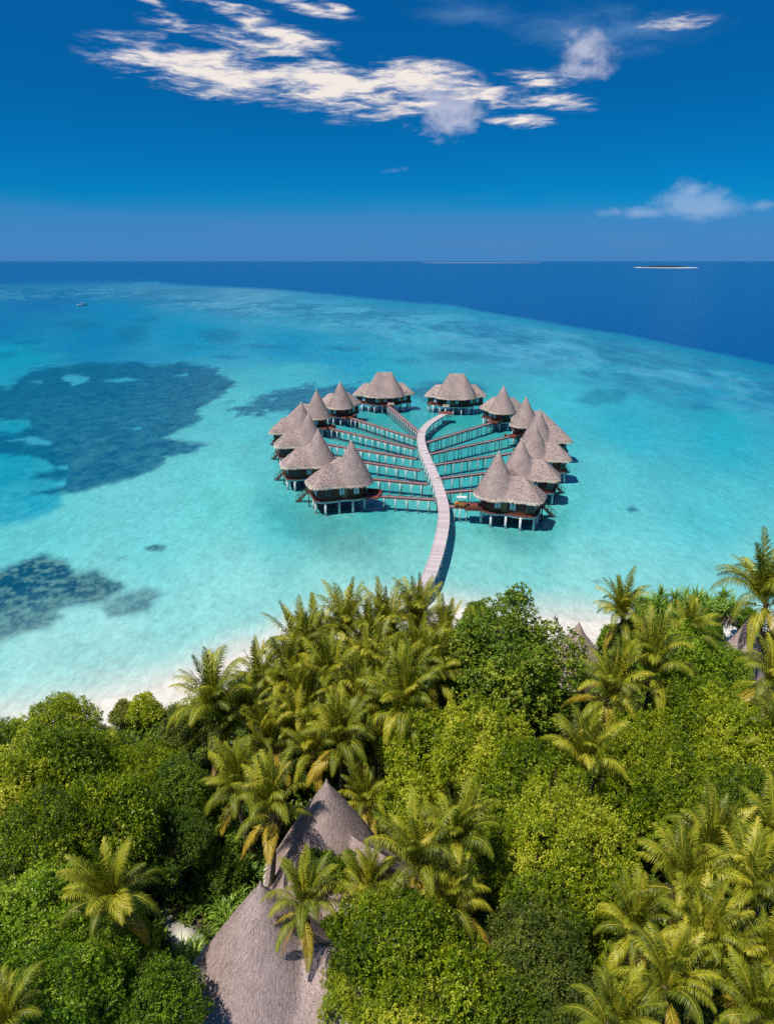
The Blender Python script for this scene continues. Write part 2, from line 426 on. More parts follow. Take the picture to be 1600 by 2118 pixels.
DARK = [  # polygon, edge softness (px), strength, noise amplitude (px)
 ([(-400,790),(0,799),(19,800),(47,774),(62,765),(140,756),(219,749),(281,748),(312,756),(370,749),(450,762),(447,774),(487,790),(466,812),(432,834),(400,855),(422,865),(381,884),(337,902),(366,910),(428,918),(397,937),(341,945),(337,959),(281,987),(200,1004),(175,1015),(103,1023),(62,1018),(134,1005),(138,990),(60,990),(75,978),(106,971),(103,956),(62,940),(0,937),(-300,930),(-300,900),(0,896),(40,896),(66,884),(60,871),(0,865),(-300,860)], 6, 1.0, 9),
 ([(470,838),(515,832),(560,814),(640,800),(745,796),(760,830),(700,850),(600,848),(540,858),(490,853)], 6, .95, 18),
 ([(830,806),(890,790),(980,792),(1010,806),(960,834),(880,830)], 8, .8, 9),
 ([(-200,1185),(0,1180),(40,1160),(75,1148),(130,1160),(150,1184),(200,1176),(250,1200),(262,1216),(225,1246),(160,1252),(120,1258),(60,1262),(60,1300),(-200,1320)], 14, .95, 15),
 ([(-200,1270),(20,1262),(70,1245),(118,1256),(132,1280),(100,1305),(0,1325),(-200,1340)], 12, .8, 14),
 ([(212,1258),(240,1236),(300,1218),(340,1226),(322,1246),(310,1268),(260,1280),(225,1276)], 11, .80, 12),
 ([(300,1134),(322,1124),(345,1130),(335,1140),(310,1140)], 4, .75, 6), ([(240,1152),(262,1148),(262,1160),(245,1160)], 6, .25, 4),
 ([(240,690),(270,674),(306,680),(300,700),(262,710)], 9, .42, 7), ([(408,690),(440,680),(490,684),(500,700),(460,712),(430,704)], 9, .5, 7),
 ([(495,716),(540,710),(600,716),(560,722)], 6, .5, 4), ([(660,720),(700,714),(765,720),(720,726)], 6, .55, 4), ([(430,736),(470,734),(510,738),(470,742)], 5, .55, 3), ([(350,718),(400,712),(440,718),(380,724)], 6, .3, 4),
 ([(115,672),(160,660),(220,672),(180,684)], 8, .4, 5), ([(0,730),(30,726),(40,736),(0,742)], 6, .5, 4), ([(20,706),(90,702),(80,712),(30,713)], 6, .35, 4), ([(270,660),(320,656),(338,664),(290,668)], 6, .4, 4),
 ([(560,640),(640,636),(650,648),(590,652)], 8, .3, 6), ([(810,745),(850,738),(880,748),(840,754)], 6, .4, 4), ([(870,730),(930,722),(1000,734),(960,750),(900,744)], 10, .45, 8),
 ([(1185,828),(1230,806),(1300,810),(1290,830),(1220,840)], 9, .5, 8), ([(1420,842),(1450,836),(1475,842),(1440,848)], 5, .5, 4),
 ([(1294,1052),(1306,1046),(1320,1054),(1304,1060)], 4, .8, 3), ([(1222,1206),(1236,1200),(1246,1207),(1232,1212)], 4, .65, 3), ([(395,1300),(402,1298),(404,1306),(396,1308)], 3, .4, 2),
 ([(560,1040),(640,1060),(760,1110),(800,1150),(740,1180),(640,1130),(570,1070)], 22, .30, 22), ([(1000,1060),(1100,1100),(1160,1090),(1150,1130),(1060,1140),(1000,1100)], 20, .25, 18),
 ([(200,600),(420,596),(480,604),(300,610)], 5, .25, 4), ([(280,1322),(310,1312),(322,1320),(300,1330)], 4, .3, 3), ([(150,1338),(190,1332),(196,1340),(160,1344)], 4, .3, 3),
]
GREEN = [([(545,1000),(620,1035),(720,1075),(850,1060),(860,1110),(790,1160),(690,1165),(600,1110),(540,1050)], 26, .24, 26), ([(960,1050),(1030,1085),(1120,1100),(1190,1020),(1210,960),(1225,1010),(1180,1100),(1080,1150),(980,1110)], 22, .20, 22), ([(740,870),(960,870),(1010,900),(1000,1040),(800,1040),(720,960)], 30, .12, 26)]
PALE = [([(128,785),(145,777),(180,778),(184,788),(155,799)], 4, .85, 6), ([(58,791),(90,786),(88,792)], 3, .6, 3), ([(214,787),(260,779),(292,785),(240,791)], 3, .7, 4),
 ([(360,777),(388,772),(389,778)], 2.5, .8, 2), ([(273,887),(290,882),(293,887),(278,889)], 2.5, .9, 1), ([(20,910),(60,903),(100,911),(106,920),(60,917)], 4, .8, 7), ([(110,968),(140,962),(140,972)], 3, .7, 4), ([(100,1000),(136,996),(138,1002)], 3, .6, 4),
 ([(280,585),(350,581),(430,585),(370,588)], 2.5, 1.0, 1.5), ([(590,585),(620,583),(640,586)], 3, .4, 2), ([(10,616),(50,612),(52,618)], 3, .3, 2), ([(42,1208),(66,1202),(70,1211),(50,1214)], 3, .8, 2), ([(188,1208),(198,1205),(197,1210)], 2, .8, 1)]
TURQ = [([(-400,850),(0,860),(66,872),(70,884),(110,930),(145,955),(150,1000),(125,1020),(132,1040),(108,1064),(0,1088),(-400,1110)], 13, .9, 10)]
PATH_PX = [([(345,1905),(385,1925),(425,1965),(450,2000),(430,2040),(390,2040),(380,1990),(355,1945)], 1.2), ([(590,2010),(700,2030),(720,2118),(590,2160)], 1.2), ([(1140,1268),(1250,1280),(1290,1330),(1150,1330)], 1.2)]
PATHS = [[at(u, v, z) for u, v in poly] for poly, z in PATH_PX]

def build_ground():
    va = np.concatenate([np.linspace(4200, 1760, 60), np.linspace(1750, 1130, 210), np.linspace(1128, 552, 420), 540 + np.geomspace(11, 0.9, 30)])
    ang = PITCH + np.arctan((va - CV) / F)
    ang = np.clip(ang, 0.0003, R(80))
    rad = (CAM_H + 1.0) / np.tan(ang)
    azs = np.concatenate([np.linspace(-75, -38, 40), np.linspace(-37, 37, 640), np.linspace(38, 75, 40)])
    rr, aa = np.meshgrid(rad, np.radians(azs), indexing='ij')
    X = rr * np.sin(aa); Y = rr * np.cos(aa)
    x, y = X.ravel(), Y.ravel()
    z = ground_z(x, y)
    far = sstep(rr.ravel(), 3000, 9000); z = z * (1 - far) - 2.0 * far
    u, v = pix(x, y, -0.58 + 0 * x)
    # base colours
    pts = np.array(BED, float)
    cols = np.array([lin(p[2] * 1.05 + 4 + (16 if p[1] > 820 else 0), p[3] * .965 + (6 if p[1] > 820 else 0), p[4] * .915 + (5 if p[1] > 820 else 0)) for p in BED])
    num = np.zeros((len(x), 3)); den = np.zeros(len(x))
    vs = lambda q: np.log(np.maximum(q - 500, 20)) * 260
    uu = u + (fbm(x * 0.03, y * 0.03, 4) - 0.5) * 90; vv = vs(v + (fbm(x * 0.03 + 40, y * 0.03, 4) - 0.5) * np.clip((v - 560) * 0.25, 2, 60))
    for (pu, pv, *_), c in zip(BED, cols):
        w = 1.0 / (((uu - pu) / 1.0) ** 2 + ((vv - vs(pv)) * 1.6) ** 2 + 900.0) ** 1.6
        num += w[:, None] * c; den += w
    bed = num / den[:, None]
    # reef-flat mottling
    reef = np.exp(-((v - np.interp(u, [200, 700, 1100, 1600], [606, 650, 715, 800])) / np.interp(u, [200, 700, 1600], [14, 34, 80])) ** 2)
    mot = fbm(x * 0.16, y * 0.05, 6, 0.75); mot2 = fbm(x * 0.025 + 9, y * 0.012, 5, 0.6)
    k = np.minimum(reef * (sstep(mot, 0.40, 0.64) * 0.62 + sstep(mot2, 0.48, 0.62) * 0.38), .9)
    bed = bed * (1 - k[:, None]) + np.array(lin(42, 122, 158)) * k[:, None]
    k = reef * sstep(mot2, 0.30, 0.44) * (1 - sstep(mot2, 0.44, 0.5)) * 0.35
    bed = bed * (1 - k[:, None]) + np.array(lin(110, 190, 215)) * k[:, None]
    n1 = fbm(x * 0.22, y * 0.11, 6, 0.66) - 0.5; n2 = fbm(x * 0.22 + 70, y * 0.11, 6, 0.66) - 0.5
    def layer(lst, colr, bed):
        for poly, soft, st, amp in lst:
            pu = [p[0] for p in poly]; pv = [p[1] for p in poly]
            msk = (u > min(pu) - 60) & (u < max(pu) + 60) & (v > min(pv) - 60) & (v < max(pv) + 60)
            i = np.nonzero(msk)[0]
            if not len(i): continue
            sd = poly_sd(u[i] + n1[i] * amp * 4, v[i] + n2[i] * amp * 2.2, poly)
            tex = fbm(x[i] * 0.5, y[i] * 0.3, 5, 0.65)
            big = (max(pv) - min(pv)) > 60
            kk = sstep(sd, -soft, soft) * st * (np.clip(0.88 + (0.5 - tex) * (2.0 if v[i].mean() > 1120 and st > .5 else 0.45), 0, 1))
            c = np.array(colr)
            if v[i].mean() > 1120:                              # coral near the beach: dark and greyish heads mixed
                g_ = sstep(fbm(x[i] * 0.9, y[i] * 0.8, 5, 0.7), .38, .66)[:, None]
                c = lin(0, 78, 104) * (1 - g_) + lin(88, 138, 140) * g_
                kk = sstep(sd, -soft, soft) * min(1, st * 1.1) * np.clip(1.5 - tex * .7, .6, 1)
            bed[i] = bed[i] * (1 - kk[:, None]) + c * kk[:, None]
        return bed
    bed = layer(TURQ, lin(0, 152, 178), bed)
    bed = layer(DARK, lin(0, 92, 124), bed)
    bed = layer(GREEN, lin(38, 142, 132), bed)
    bed = layer(PALE, lin(70, 185, 205), bed)
    sd = poly_sd(u + n1 * 10, v + n2 * 3, DEEP)
    kd = sstep(sd, -4, 5)
    ke = (sstep(sd, -22, -3) * (1 - kd) * .65 * sstep(u, 500, 800))[:, None]; bed = bed * (1 - ke) + lin(0, 135, 170) * ke
    deepc = np.array(lin(0, 97, 160)) * (1 - sstep(v, 560, 700))[:, None] + np.array(lin(0, 90, 155)) * sstep(v, 560, 700)[:, None]
    kk = kd * np.where(u < 330, sstep(v, 640, 560) if False else np.clip((612 - v) / 40, 0, 1) , 1.0)
    kk = np.maximum(kk, kd * sstep(u, 250, 420))
    bed = bed * (1 - kk[:, None]) + deepc * kk[:, None]
    bed = bed / ILLUM
    bed[:, 0] = np.maximum(bed[:, 0], 0.001)
    # the shallows whiten into the beach
    d = shore_d(x, y) + (fbm(x * 0.25, y * 0.25, 3) - 0.5) * 2.0
    sand = np.array([.68, .64, .575])
    kw = sstep(d, -11, 2.5) ** 1.7
    ks = (sstep(d, -34, -4) * .34)[:, None]; bed = bed * (1 - ks) + np.array([.36, .60, .56]) * ks     # thin water over pale sand
    bed = bed * (1 - kw[:, None]) + sand * kw[:, None]
    # inland: leaf litter and soil, with bare sand on the beach and the paths
    lit = np.array([.055, .045, .025]) + (fbm(x * 0.8, y * 0.8, 4)[:, None] - 0.5) * np.array([.05, .045, .03])
    ki = sstep(d + (fbm(x * 0.4, y * 0.4, 4) - 0.5) * 5, 5.5, 9.0)
    for poly in PATHS:
        s_ = poly_sd(x + (fbm(x, y, 3) - .5) * 1.2, y, [(p.x, p.y) for p in poly])
        ki = ki * (1 - sstep(s_, -0.5, 0.5))
    bed = bed * (1 - ki[:, None]) + lit * ki[:, None]
    nr, na = X.shape
    idx = np.arange(nr * na).reshape(nr, na)
    q = np.stack([idx[:-1, :-1], idx[:-1, 1:], idx[1:, 1:], idx[1:, :-1]], -1).reshape(-1, 4)
    verts = np.stack([x, y, z], 1)
    landv = d > -1.2
    lq = landv[q].all(1)
    for nm, sel in (('beach', lq), ('seabed', ~lq)):
        qq = q[sel]; used, inv = np.unique(qq, return_inverse=True)
        me = mesh_np(nm, verts[used], quads=inv.reshape(-1, 4), mats=[GROUND], cattr={'bed': bed[used]}, smooth=True)
        tag(place(nm, me), kind='structure')

ILLUM = 1.10
GROUND, n_ = new_mat('lagoon_floor_and_sand')
p_ = geo_pos(n_)
rip = n_.noise(n_.mapping(p_, rot=(0, 0, .5), scale=(1.1, .50, 1)), 1.0, 6, 0.66, 0.6)      # ripple shadows and sand ridges
fin = n_.noise(p_, 2.6, 4, 0.65)
wide = n_.noise(n_.mapping(p_, rot=(0, 0, -.2), scale=(.16, .07, 1)), 1.0, 6, 0.68)
f_ = n_.math('ADD', n_.math('MULTIPLY', rip, .80), n_.math('ADD', n_.math('MULTIPLY', fin, .38), n_.math('MULTIPLY', wide, .50)))
f_ = n_.math('ADD', f_, 0.16)
fc = n_.node('ShaderNodeCombineXYZ', {0: f_, 1: f_, 2: f_}).outputs[0]
finish(n_, n_.mix(1.0, attr(n_, 'bed', 'Color'), fc, 'MULTIPLY'), 0.9, 0.05)
build_ground()

WATER, n_ = new_mat('clear_water')
p_ = geo_pos(n_)
w1 = n_.noise(n_.mapping(p_, rot=(0, 0, .4), scale=(1.3, .55, 1)), 1.0, 5, 0.62, 0.4)
w2 = n_.noise(n_.mapping(p_, rot=(0, 0, .3), scale=(.22, .10, 1)), 1.0, 4, 0.6)
hgt = n_.math('ADD', n_.math('MULTIPLY', w1, .6), n_.math('MULTIPLY', w2, 1.6))
nrm = n_.node('ShaderNodeBump', {'Strength': 0.55, 'Distance': 0.30, 'Height': hgt}).outputs[0]
fre = n_.math('MINIMUM', n_.node('ShaderNodeFresnel', {0: 1.33, 1: nrm}).outputs[0], 0.30)
tr_ = n_.node('ShaderNodeBsdfTransparent', {0: (.97, .995, 1, 1)}).outputs[0]
gl_ = n_.node('ShaderNodeBsdfGlossy', {0: (.62, .66, .68, 1), 'Roughness': 0.10, 'Normal': nrm}).outputs[0]
n_.node('ShaderNodeOutputMaterial', {0: n_.node('ShaderNodeMixShader', {0: fre, 1: tr_, 2: gl_}).outputs[0]})
wm = MB()
wm.add([(-150000, 40, 0), (150000, 40, 0), (150000, 250000, 0), (-150000, 250000, 0)], [(0, 1, 2, 3)])
tag(place('water', wm.mesh('water', [WATER])), kind='structure')

# ------------------------------------------------------------------ thatched villas
DECK_Z, WALL_H = 2.05, 2.5
WING = R(38)

def roof_fn(kind):
    """Height of the thatch above the eave at local (x, y); +x is the outward side."""
    def wing(x, y, ang, L0, W, H, Lh):
        a = x * np.cos(ang) + y * np.sin(ang); b = np.abs(-x * np.sin(ang) + y * np.cos(ang))
        e = np.maximum(a - L0, -3) / Lh
        s = np.maximum(np.maximum(b / W, e), (b / W * 0.56 + e * 0.60))
        return np.where(a > -1, H * (1 - s), -9 + 0 * x)
    def f(x, y):
        if kind == 'cone':
            t = np.hypot(x, y) / 3.4
            c = 6.7 * (1 - t) + 0.07 * np.sin(np.pi * np.clip(t, 0, 1))
            ws = [wing(x, y, s * WING, 4.3, 2.85, 3.0, 3.1) for s in (-1, 1)]
        elif kind == 'lodge':
            t = np.hypot(x, y) / 3.4
            c = 6.7 * (1 - t) + 0.12 * np.sin(np.pi * np.clip(t, 0, 1))
            ws = [wing(x, y, 0.0, 3.9, 2.9, 3.6, 2.6)]
        elif kind == 'hip':
            a = np.maximum(np.abs(y) - 2.2, 0); b = np.abs(x) * 1.0
            t = (np.maximum(a / 3.9, b / 4.2) ** 5 + (.76 * (a / 3.9 + b / 4.2)) ** 5) ** .2 * .93
            c = 6.5 * (1 - t) - 0.03 * np.sin(2 * np.pi * np.clip(t, 0, 1))
            ws = [wing(x - 1.2, y, s * R(80), 5.9, 2.8, 3.0, 3.1) for s in (-1, 1)]
        else:
            t = np.hypot(x, y) / 2.6
            return 4.4 * (1 - t) - 0.2 * np.sin(2 * np.pi * np.clip(t, 0, 1))
        k = 14.0
        m = np.exp(k * (c - 8)) + sum(np.exp(k * (w - 8)) for w in ws)
        return np.log(np.maximum(m, 1e-300)) / k + 8
    return f

def roof_data(kind, nth=144):
    f = roof_fn(kind); th = np.linspace(0, 2 * np.pi, nth, endpoint=False)
    r = np.arange(0.5, 12, 0.02)
    RR, TT = np.meshgrid(r, th)
    z = f(RR * np.cos(TT), RR * np.sin(TT))
    re = np.array([r[np.nonzero(row > 0)[0][-1]] for row in z])
    return f, th, (np.roll(re, 1) + 2 * re + np.roll(re, -1)) / 4

def roof_mesh(kind, seed=0, straws=5000, slen=.6, swid=.06):
    f, th, re = roof_data(kind); n = len(th); nr = 30
    s = np.linspace(0.02, 1, nr) ** 0.9
    RR = re[None] * s[:, None]; X = RR * np.cos(th); Y = RR * np.sin(th); Z = f(X, Y)
    Z[-1] = 0.0
    Z += (fbm(X * 1.3 + 31 + seed, Y * 1.3 + 7, 3) - 0.5) * 0.16
    verts = np.concatenate([np.stack([X, Y, Z], -1).reshape(-1, 3), [[0, 0, float(f(np.zeros(1), np.zeros(1))[0]) + 0.1]]])
    uv = np.concatenate([np.stack([np.broadcast_to(th * 3.6, RR.shape), RR], -1).reshape(-1, 2), [[0, 0]]])
    i = np.arange(n); j = (i + 1) % n
    quads = np.concatenate([np.stack([k * n + i, (k + 1) * n + i, (k + 1) * n + j, k * n + j], 1) for k in range(nr - 1)])
    tris = np.stack([np.full(n, n * nr), i, j], 1)
    # loose straws lying on the slope break up the skin
    rng = np.random.RandomState(seed + 40); m = straws
    a = rng.rand(m) * 2 * np.pi; rr = np.interp(a, np.append(th, 2 * np.pi), np.append(re, re[0])); q = np.sqrt(rng.rand(m)) * .97 + .01
    zz = lambda x, y: f(x, y) + (fbm(x * 1.3 + 31 + seed, y * 1.3 + 7, 3) - 0.5) * 0.16
    def on(k, da, lift):
        x = rr * k * np.cos(a + da); y = rr * k * np.sin(a + da); return np.stack([x, y, zz(x, y) + lift], 1)
    L_ = rng.uniform(.5, 1.3, m) * slen; dk = L_ / rr * .55; wv = swid / np.maximum(rr * q, .3); lift = rng.uniform(.05, .15, m) * slen / .6; sk = rng.normal(size=m) * .25 * wv
    S = np.stack([on(q, -wv / 2, .01), on(q, wv / 2, .01), on(q + dk, wv / 2 + sk, lift), on(q + dk, -wv / 2 + sk, lift)], 1).reshape(-1, 3)
    us = np.stack([np.repeat(rng.rand(m) * 40, 4), np.repeat(rng.rand(m) * 9, 4)], 1)
    b = len(verts)
    verts = np.concatenate([verts, S]); uv = np.concatenate([uv, us]); quads = np.concatenate([quads, b + np.arange(m * 4).reshape(m, 4)])
    return mesh_np('roof', verts, quads, tris, [M['thatch']], smooth=True, uv=uv)

def fringe_mesh(kind, seed=0):
    """Ragged ends of the thatch hanging under the eave."""
    f, th0, re0 = roof_data(kind)
    rng = np.random.RandomState(seed + 5)
    vs, fs, uvs = [], [], []
    mean = 2 * math.pi * re0.mean(); n = int(mean / 0.14)
    for layer in range(3):
        for k in range(n):
            a = 2 * math.pi * (k + rng.rand()) / n; da = 2 * math.pi / n * 1.1
            q = []
            for t in (a - da / 2, a + da / 2):
                r = np.interp(t % (2 * math.pi), np.append(th0, 2 * math.pi), np.append(re0, re0[0]))
                q.append((r, t))
            dn = rng.uniform(0.28, 0.58); o = rng.uniform(0.10, .24) + 0.05 * layer
            b = len(vs)
            for (r, t), rr, z in ((q[0], -.10, .10), (q[1], -.10, .10), (q[1], o, -dn), (q[0], o, -dn * rng.uniform(.7, 1))):
                vs.append(((r + rr) * math.cos(t), (r + rr) * math.sin(t), z)); uvs.append((t * 3.6, rng.rand() * 4))
            fs.append((b, b + 3, b + 2, b + 1))
    return mesh_np('fringe', np.array(vs), quads=np.array(fs), mats=[M['fringe']], uv=np.array(uvs))

def outline(kind, inset):
    f, th, re = roof_data(kind, 72)
    r = np.maximum(re - inset, 1.2)
    return [(r[i] * math.cos(th[i]), r[i] * math.sin(th[i])) for i in range(len(th))]

def ring_prism(pts, z0, z1, m=0, mb=None, cap=True, m_top=None):
    mb = mb or MB(); n = len(pts); L = 0; uvs = []
    for i, p in enumerate(pts):
        uvs.append((L, z0)); L += math.dist(p, pts[(i + 1) % n])
    vs = [(*p, z0) for p in pts] + [(*p, z1) for p in pts]
    mb.add(vs, [(i, (i + 1) % n, n + (i + 1) % n, n + i) for i in range(n)], m, uvs + [(a, z1) for a, _ in uvs])
    if cap: mb.add([(*p, z1) for p in pts], [tuple(range(n))], m if m_top is None else m_top, [(p[0], p[1]) for p in pts])
    return mb

def along(pts, step):
    """Points with outward tangent angle every `step` metres of a closed outline."""
    out = []; acc = step / 2; n = len(pts)
    for i in range(n):
        a, b = pts[i], pts[(i + 1) % n]; L = math.dist(a, b)
        while acc < L:
            t = acc / L; out.append((a[0] + (b[0] - a[0]) * t, a[1] + (b[1] - a[1]) * t, math.atan2(b[1] - a[1], b[0] - a[0]))); acc += step
        acc -= L
    return out

def post_mesh(h, r=0.19):
    mb = MB()
    mb.tube([(0,0,0), (0,0,.28 * h)], [r * 1.25, r * 1.12], 10, 1)
    mb.tube([(0,0,.28 * h), (0,0,.45 * h), (0,0,h)], [r * 1.1, r, r], 10, 0)
    return mb.mesh('post', [M['white'], M['stain']], True)
VPOST = post_mesh(DECK_Z + 1.05)
DPOST_mb = MB(); DPOST_mb.tube([(0,0,0), (0,0,DECK_Z + 1.05)], [.13, .11], 8); DPOST = DPOST_mb.mesh('post', [M['pole']], True)

def win_mesh():
    mb = MB(); mb.box((0,0,0), (1.15, .10, 1.65)); return mb.mesh('window', [M['wall']])
def pane_mesh(w, m):
    mb = MB(); mb.box((0,0,0), (w, .04, 1.4)); return mb.mesh('pane', [m])
WINDOW, PANE_C, PANE_G = win_mesh(), pane_mesh(.40, M['pale']), pane_mesh(.40, M['glass'])
mb = MB(); mb.box((0,0,0), (1.1, .12, 2.15)); DOOR = mb.mesh('door', [M['door']])
mb = MB()
for s in (-.45, .45): mb.bar((0, s, DECK_Z + .1), (3.3, s, -.9), .12, .3)
for k in range(11): mb.box((.3 * k + .15, 0, DECK_Z - .0 - .318 * k), (.26, .9, .06))
STAIRS = mb.mesh('stairs', [M['pole']])
mb = MB()
for s in (-.52, .52):
    mb.bar((0, s, DECK_Z + 1.05), (3.3, s, .15), .07)
    mb.bar((0, s, DECK_Z + .5), (3.3, s, -.4), .05)
    for k in range(5): mb.bar((.7 * k + .1, s, DECK_Z - .75 * k), (.7 * k + .1, s, DECK_Z + 1.0 - .75 * k + .1), .07)
STAIR_RAIL = mb.mesh('railing', [M['pole']])
# lounge set on the outer terrace
def lounge_mesh():
    mb = MB(); mb.box((0,0,.28), (1.7,.62,.10), m=0); mb.bar((-.8,0,.30), (-1.25,0,.75), .60, .08, m=0)
    for x in (-.7,.7):
        for y in (-.26,.26): mb.box((x,y,.12), (.07,.07,.24), m=1)
    return mb.mesh('lounger', [M['cushion'], M['red_wood']])
LOUNGE = lounge_mesh()

def rail_mesh(pts, z):
    mb = MB()
    for a, b in zip(pts[:-1], pts[1:]):
        for h in (.45, .95): mb.bar((*a, z + h), (*b, z + h), .07)
        n = max(1, int(math.dist(a, b) / .8))
        for k in range(n + 1):
            t = k / n; x, y = a[0] + (b[0]-a[0]) * t, a[1] + (b[1]-a[1]) * t
            mb.box((x, y, z + .5), (.08, .08, 1.0))
        for k in range(n):
            t0, t1 = k / n, (k + 1) / n
            mb.bar((a[0]+(b[0]-a[0])*t0, a[1]+(b[1]-a[1])*t0, z+.1), (a[0]+(b[0]-a[0])*t1, a[1]+(b[1]-a[1])*t1, z+.9), .05)
    return mb.mesh('railing', [M['pole']])

def villa_proto(kind, name, label, cat):
    """A stilt villa at the origin: its apex over (0, 0), water level z = 0, wings towards +x."""
    root = empty(name, (0,0,0), label, cat)
    EZ = DECK_Z + WALL_H
    rf = place('roof', roof_mesh(kind), root, (0,0,EZ))
    place('fringe', fringe_mesh(kind), rf)
    if kind == 'cone':
        mb = MB(); mb.tube([(0,0,6.42), (0,0,6.62), (0,0,6.8)], [.17, .11, .03], 8); place('ridge_cap', mb.mesh('ridge_cap', [M['fringe']]), rf)
    wp = outline(kind, 1.05)
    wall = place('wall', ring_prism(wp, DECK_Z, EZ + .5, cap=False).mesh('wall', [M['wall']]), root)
    for i, (x, y, a) in enumerate(along(wp, 2.45)):
        w = place('window', WINDOW, wall, (x, y, DECK_Z + 1.35), (0, 0, a))
        for s in (-.26, .26): place('pane', PANE_C if i % 3 else PANE_G, w, (s, -.055, 0))
        # corner boards keep the long walls from reading as one sheet
    for i, (x, y, a) in enumerate(along(wp, 7.7)): place('door', DOOR, wall, (x, y, DECK_Z + 1.08), (0, 0, a))
    dp = outline(kind, .55)
    tx0, tx1, tw = (2.8, 7.4, 2.2) if kind == 'cone' else (3.0, 7.4, 3.0)
    mb = ring_prism(dp, DECK_Z - .22, DECK_Z); mb.box(((tx0 + tx1) / 2, 0, DECK_Z - .115), (tx1 - tx0, tw * 2, .205))
    deck = place('deck', mb.mesh('deck', [M['red_wood']]), root)
    ins = outline(kind, .75)
    place('rim_beam', ring_prism(ins, DECK_Z - .50, DECK_Z - .225, cap=False).mesh('rim_beam', [M['white']]), deck)
    place('railing', rail_mesh([(tx0 + 2.2, -tw), (tx1, -tw), (tx1, -.6)], DECK_Z), deck)
    place('railing', rail_mesh([(tx1, .6), (tx1, tw), (tx0 + 2.2, tw)], DECK_Z), deck)
    st = place('stairs', STAIRS, root, (tx1, 0, 0)); place('railing', STAIR_RAIL, st)
    for x, y, a in along(outline(kind, 1.0), 2.35): place('post', VPOST, root, (x, y, -1.25))
    for x in (tx0 + 2.6, tx1 - .3):
        for y in (-tw + .2, 0, tw - .2): place('post', DPOST, root, (x, y, -1.25))
    return root

V_GROUP = 'thatched stilt villas round the jetty'
PC = villa_proto('cone', 'stilt_villa', 'x', 'villa')
PH = villa_proto('hip', 'stilt_villa', 'x', 'villa')
# apex pixel, height of the apex, axis of the wings (degrees from +x), label
VR = [((1031,941), 16, 'stilt villa nearest the beach on the right of the jetty, red-brown front in view'),
      ((1078,905), 24, 'right-hand stilt villa with a tan door, just behind the one nearest the beach'),
      ((1107,874), 32, 'third right-hand stilt villa from the beach, its wing reaching farthest right'),
      ((1115,844), 38, 'fourth right-hand stilt villa from the beach, pointed roof standing above its own hipped wing'),
      ((1088,818), 46, 'fifth right-hand stilt villa from the beach, beside the fully visible small cone'),
      ((1041,795), 78, 'right-hand stilt villa with an uncovered cone, next to the flat-ridged villa')]
VL = [((726,918), 160, 'stilt villa nearest the beach on the left of the jetty, dark wooden wall in view'),
      ((657,884), 155, 'left-hand stilt villa with broad hipped wing and stairs, just behind the one nearest the beach'),
      ((637,851), 150, 'third left-hand stilt villa from the beach, cone leaning over a ragged hipped wing'),
      ((622,829), 143, 'fourth left-hand stilt villa from the beach, at the far left edge of the ring'),
      ((654,804), 135, 'fifth left-hand stilt villa from the beach, pale-tipped cone over dark shaded wall'),
      ((703,787), 100, 'left-hand stilt villa with an uncovered cone, next to the flat-ridged villa')]
villas = {}
def put_villa(proto, first, p, axis, label):
    o = proto if first else copy_tree(proto)
    o.scale = (1, 1, 1)
    o.location = (p.x, p.y, 0); o.rotation_euler = (0, 0, R(axis))
    if label.startswith('stilt villa nearest'): o.scale = (1.08, 1.08, 1.08)
    tag(o, label, 'villa', V_GROUP)
    return o
APEX = DECK_Z + WALL_H + 6.9
for key, lst in (('R', VR), ('L', VL)):
    for i, (px, axis, label) in enumerate(lst):
        villas[key + str(i + 1)] = put_villa(PC, key == 'R' and i == 0, at(*px, APEX), axis, label)
HIPZ = DECK_Z + WALL_H + 6.45
villas['R7'] = put_villa(PH, True, at(944, 773, HIPZ), 88, 'far stilt villa with a flat-topped hip roof at the right branch of the jetty')
villas['L7'] = put_villa(PH, False, at(794, 770, HIPZ), 95, 'far stilt villa with a flat-topped hip roof at the left branch of the jetty')

# loungers on the terraces
def on_terrace(v, a, b): return v.matrix_basis @ Vector((a, b, DECK_Z + .005))
for key in ('L1', 'L2', 'L3', 'R1', 'R2', 'R3'):
    v = villas[key]
    words = {'L1': 'nearest left-hand villa', 'L2': 'second left-hand villa from the beach', 'L3': 'third left-hand villa from the beach',
             'R1': 'nearest right-hand villa', 'R2': 'second right-hand villa from the beach', 'R3': 'third right-hand villa from the beach'}[key]
    for b in (-.8, .9):
        o = place('lounger', LOUNGE, None, on_terrace(v, 6.3, b), (0, 0, v.rotation_euler.z + R(180)))
        tag(o, 'pale cushioned lounger on the outer terrace of the ' + words, 'lounger', 'terrace loungers at the ' + words)

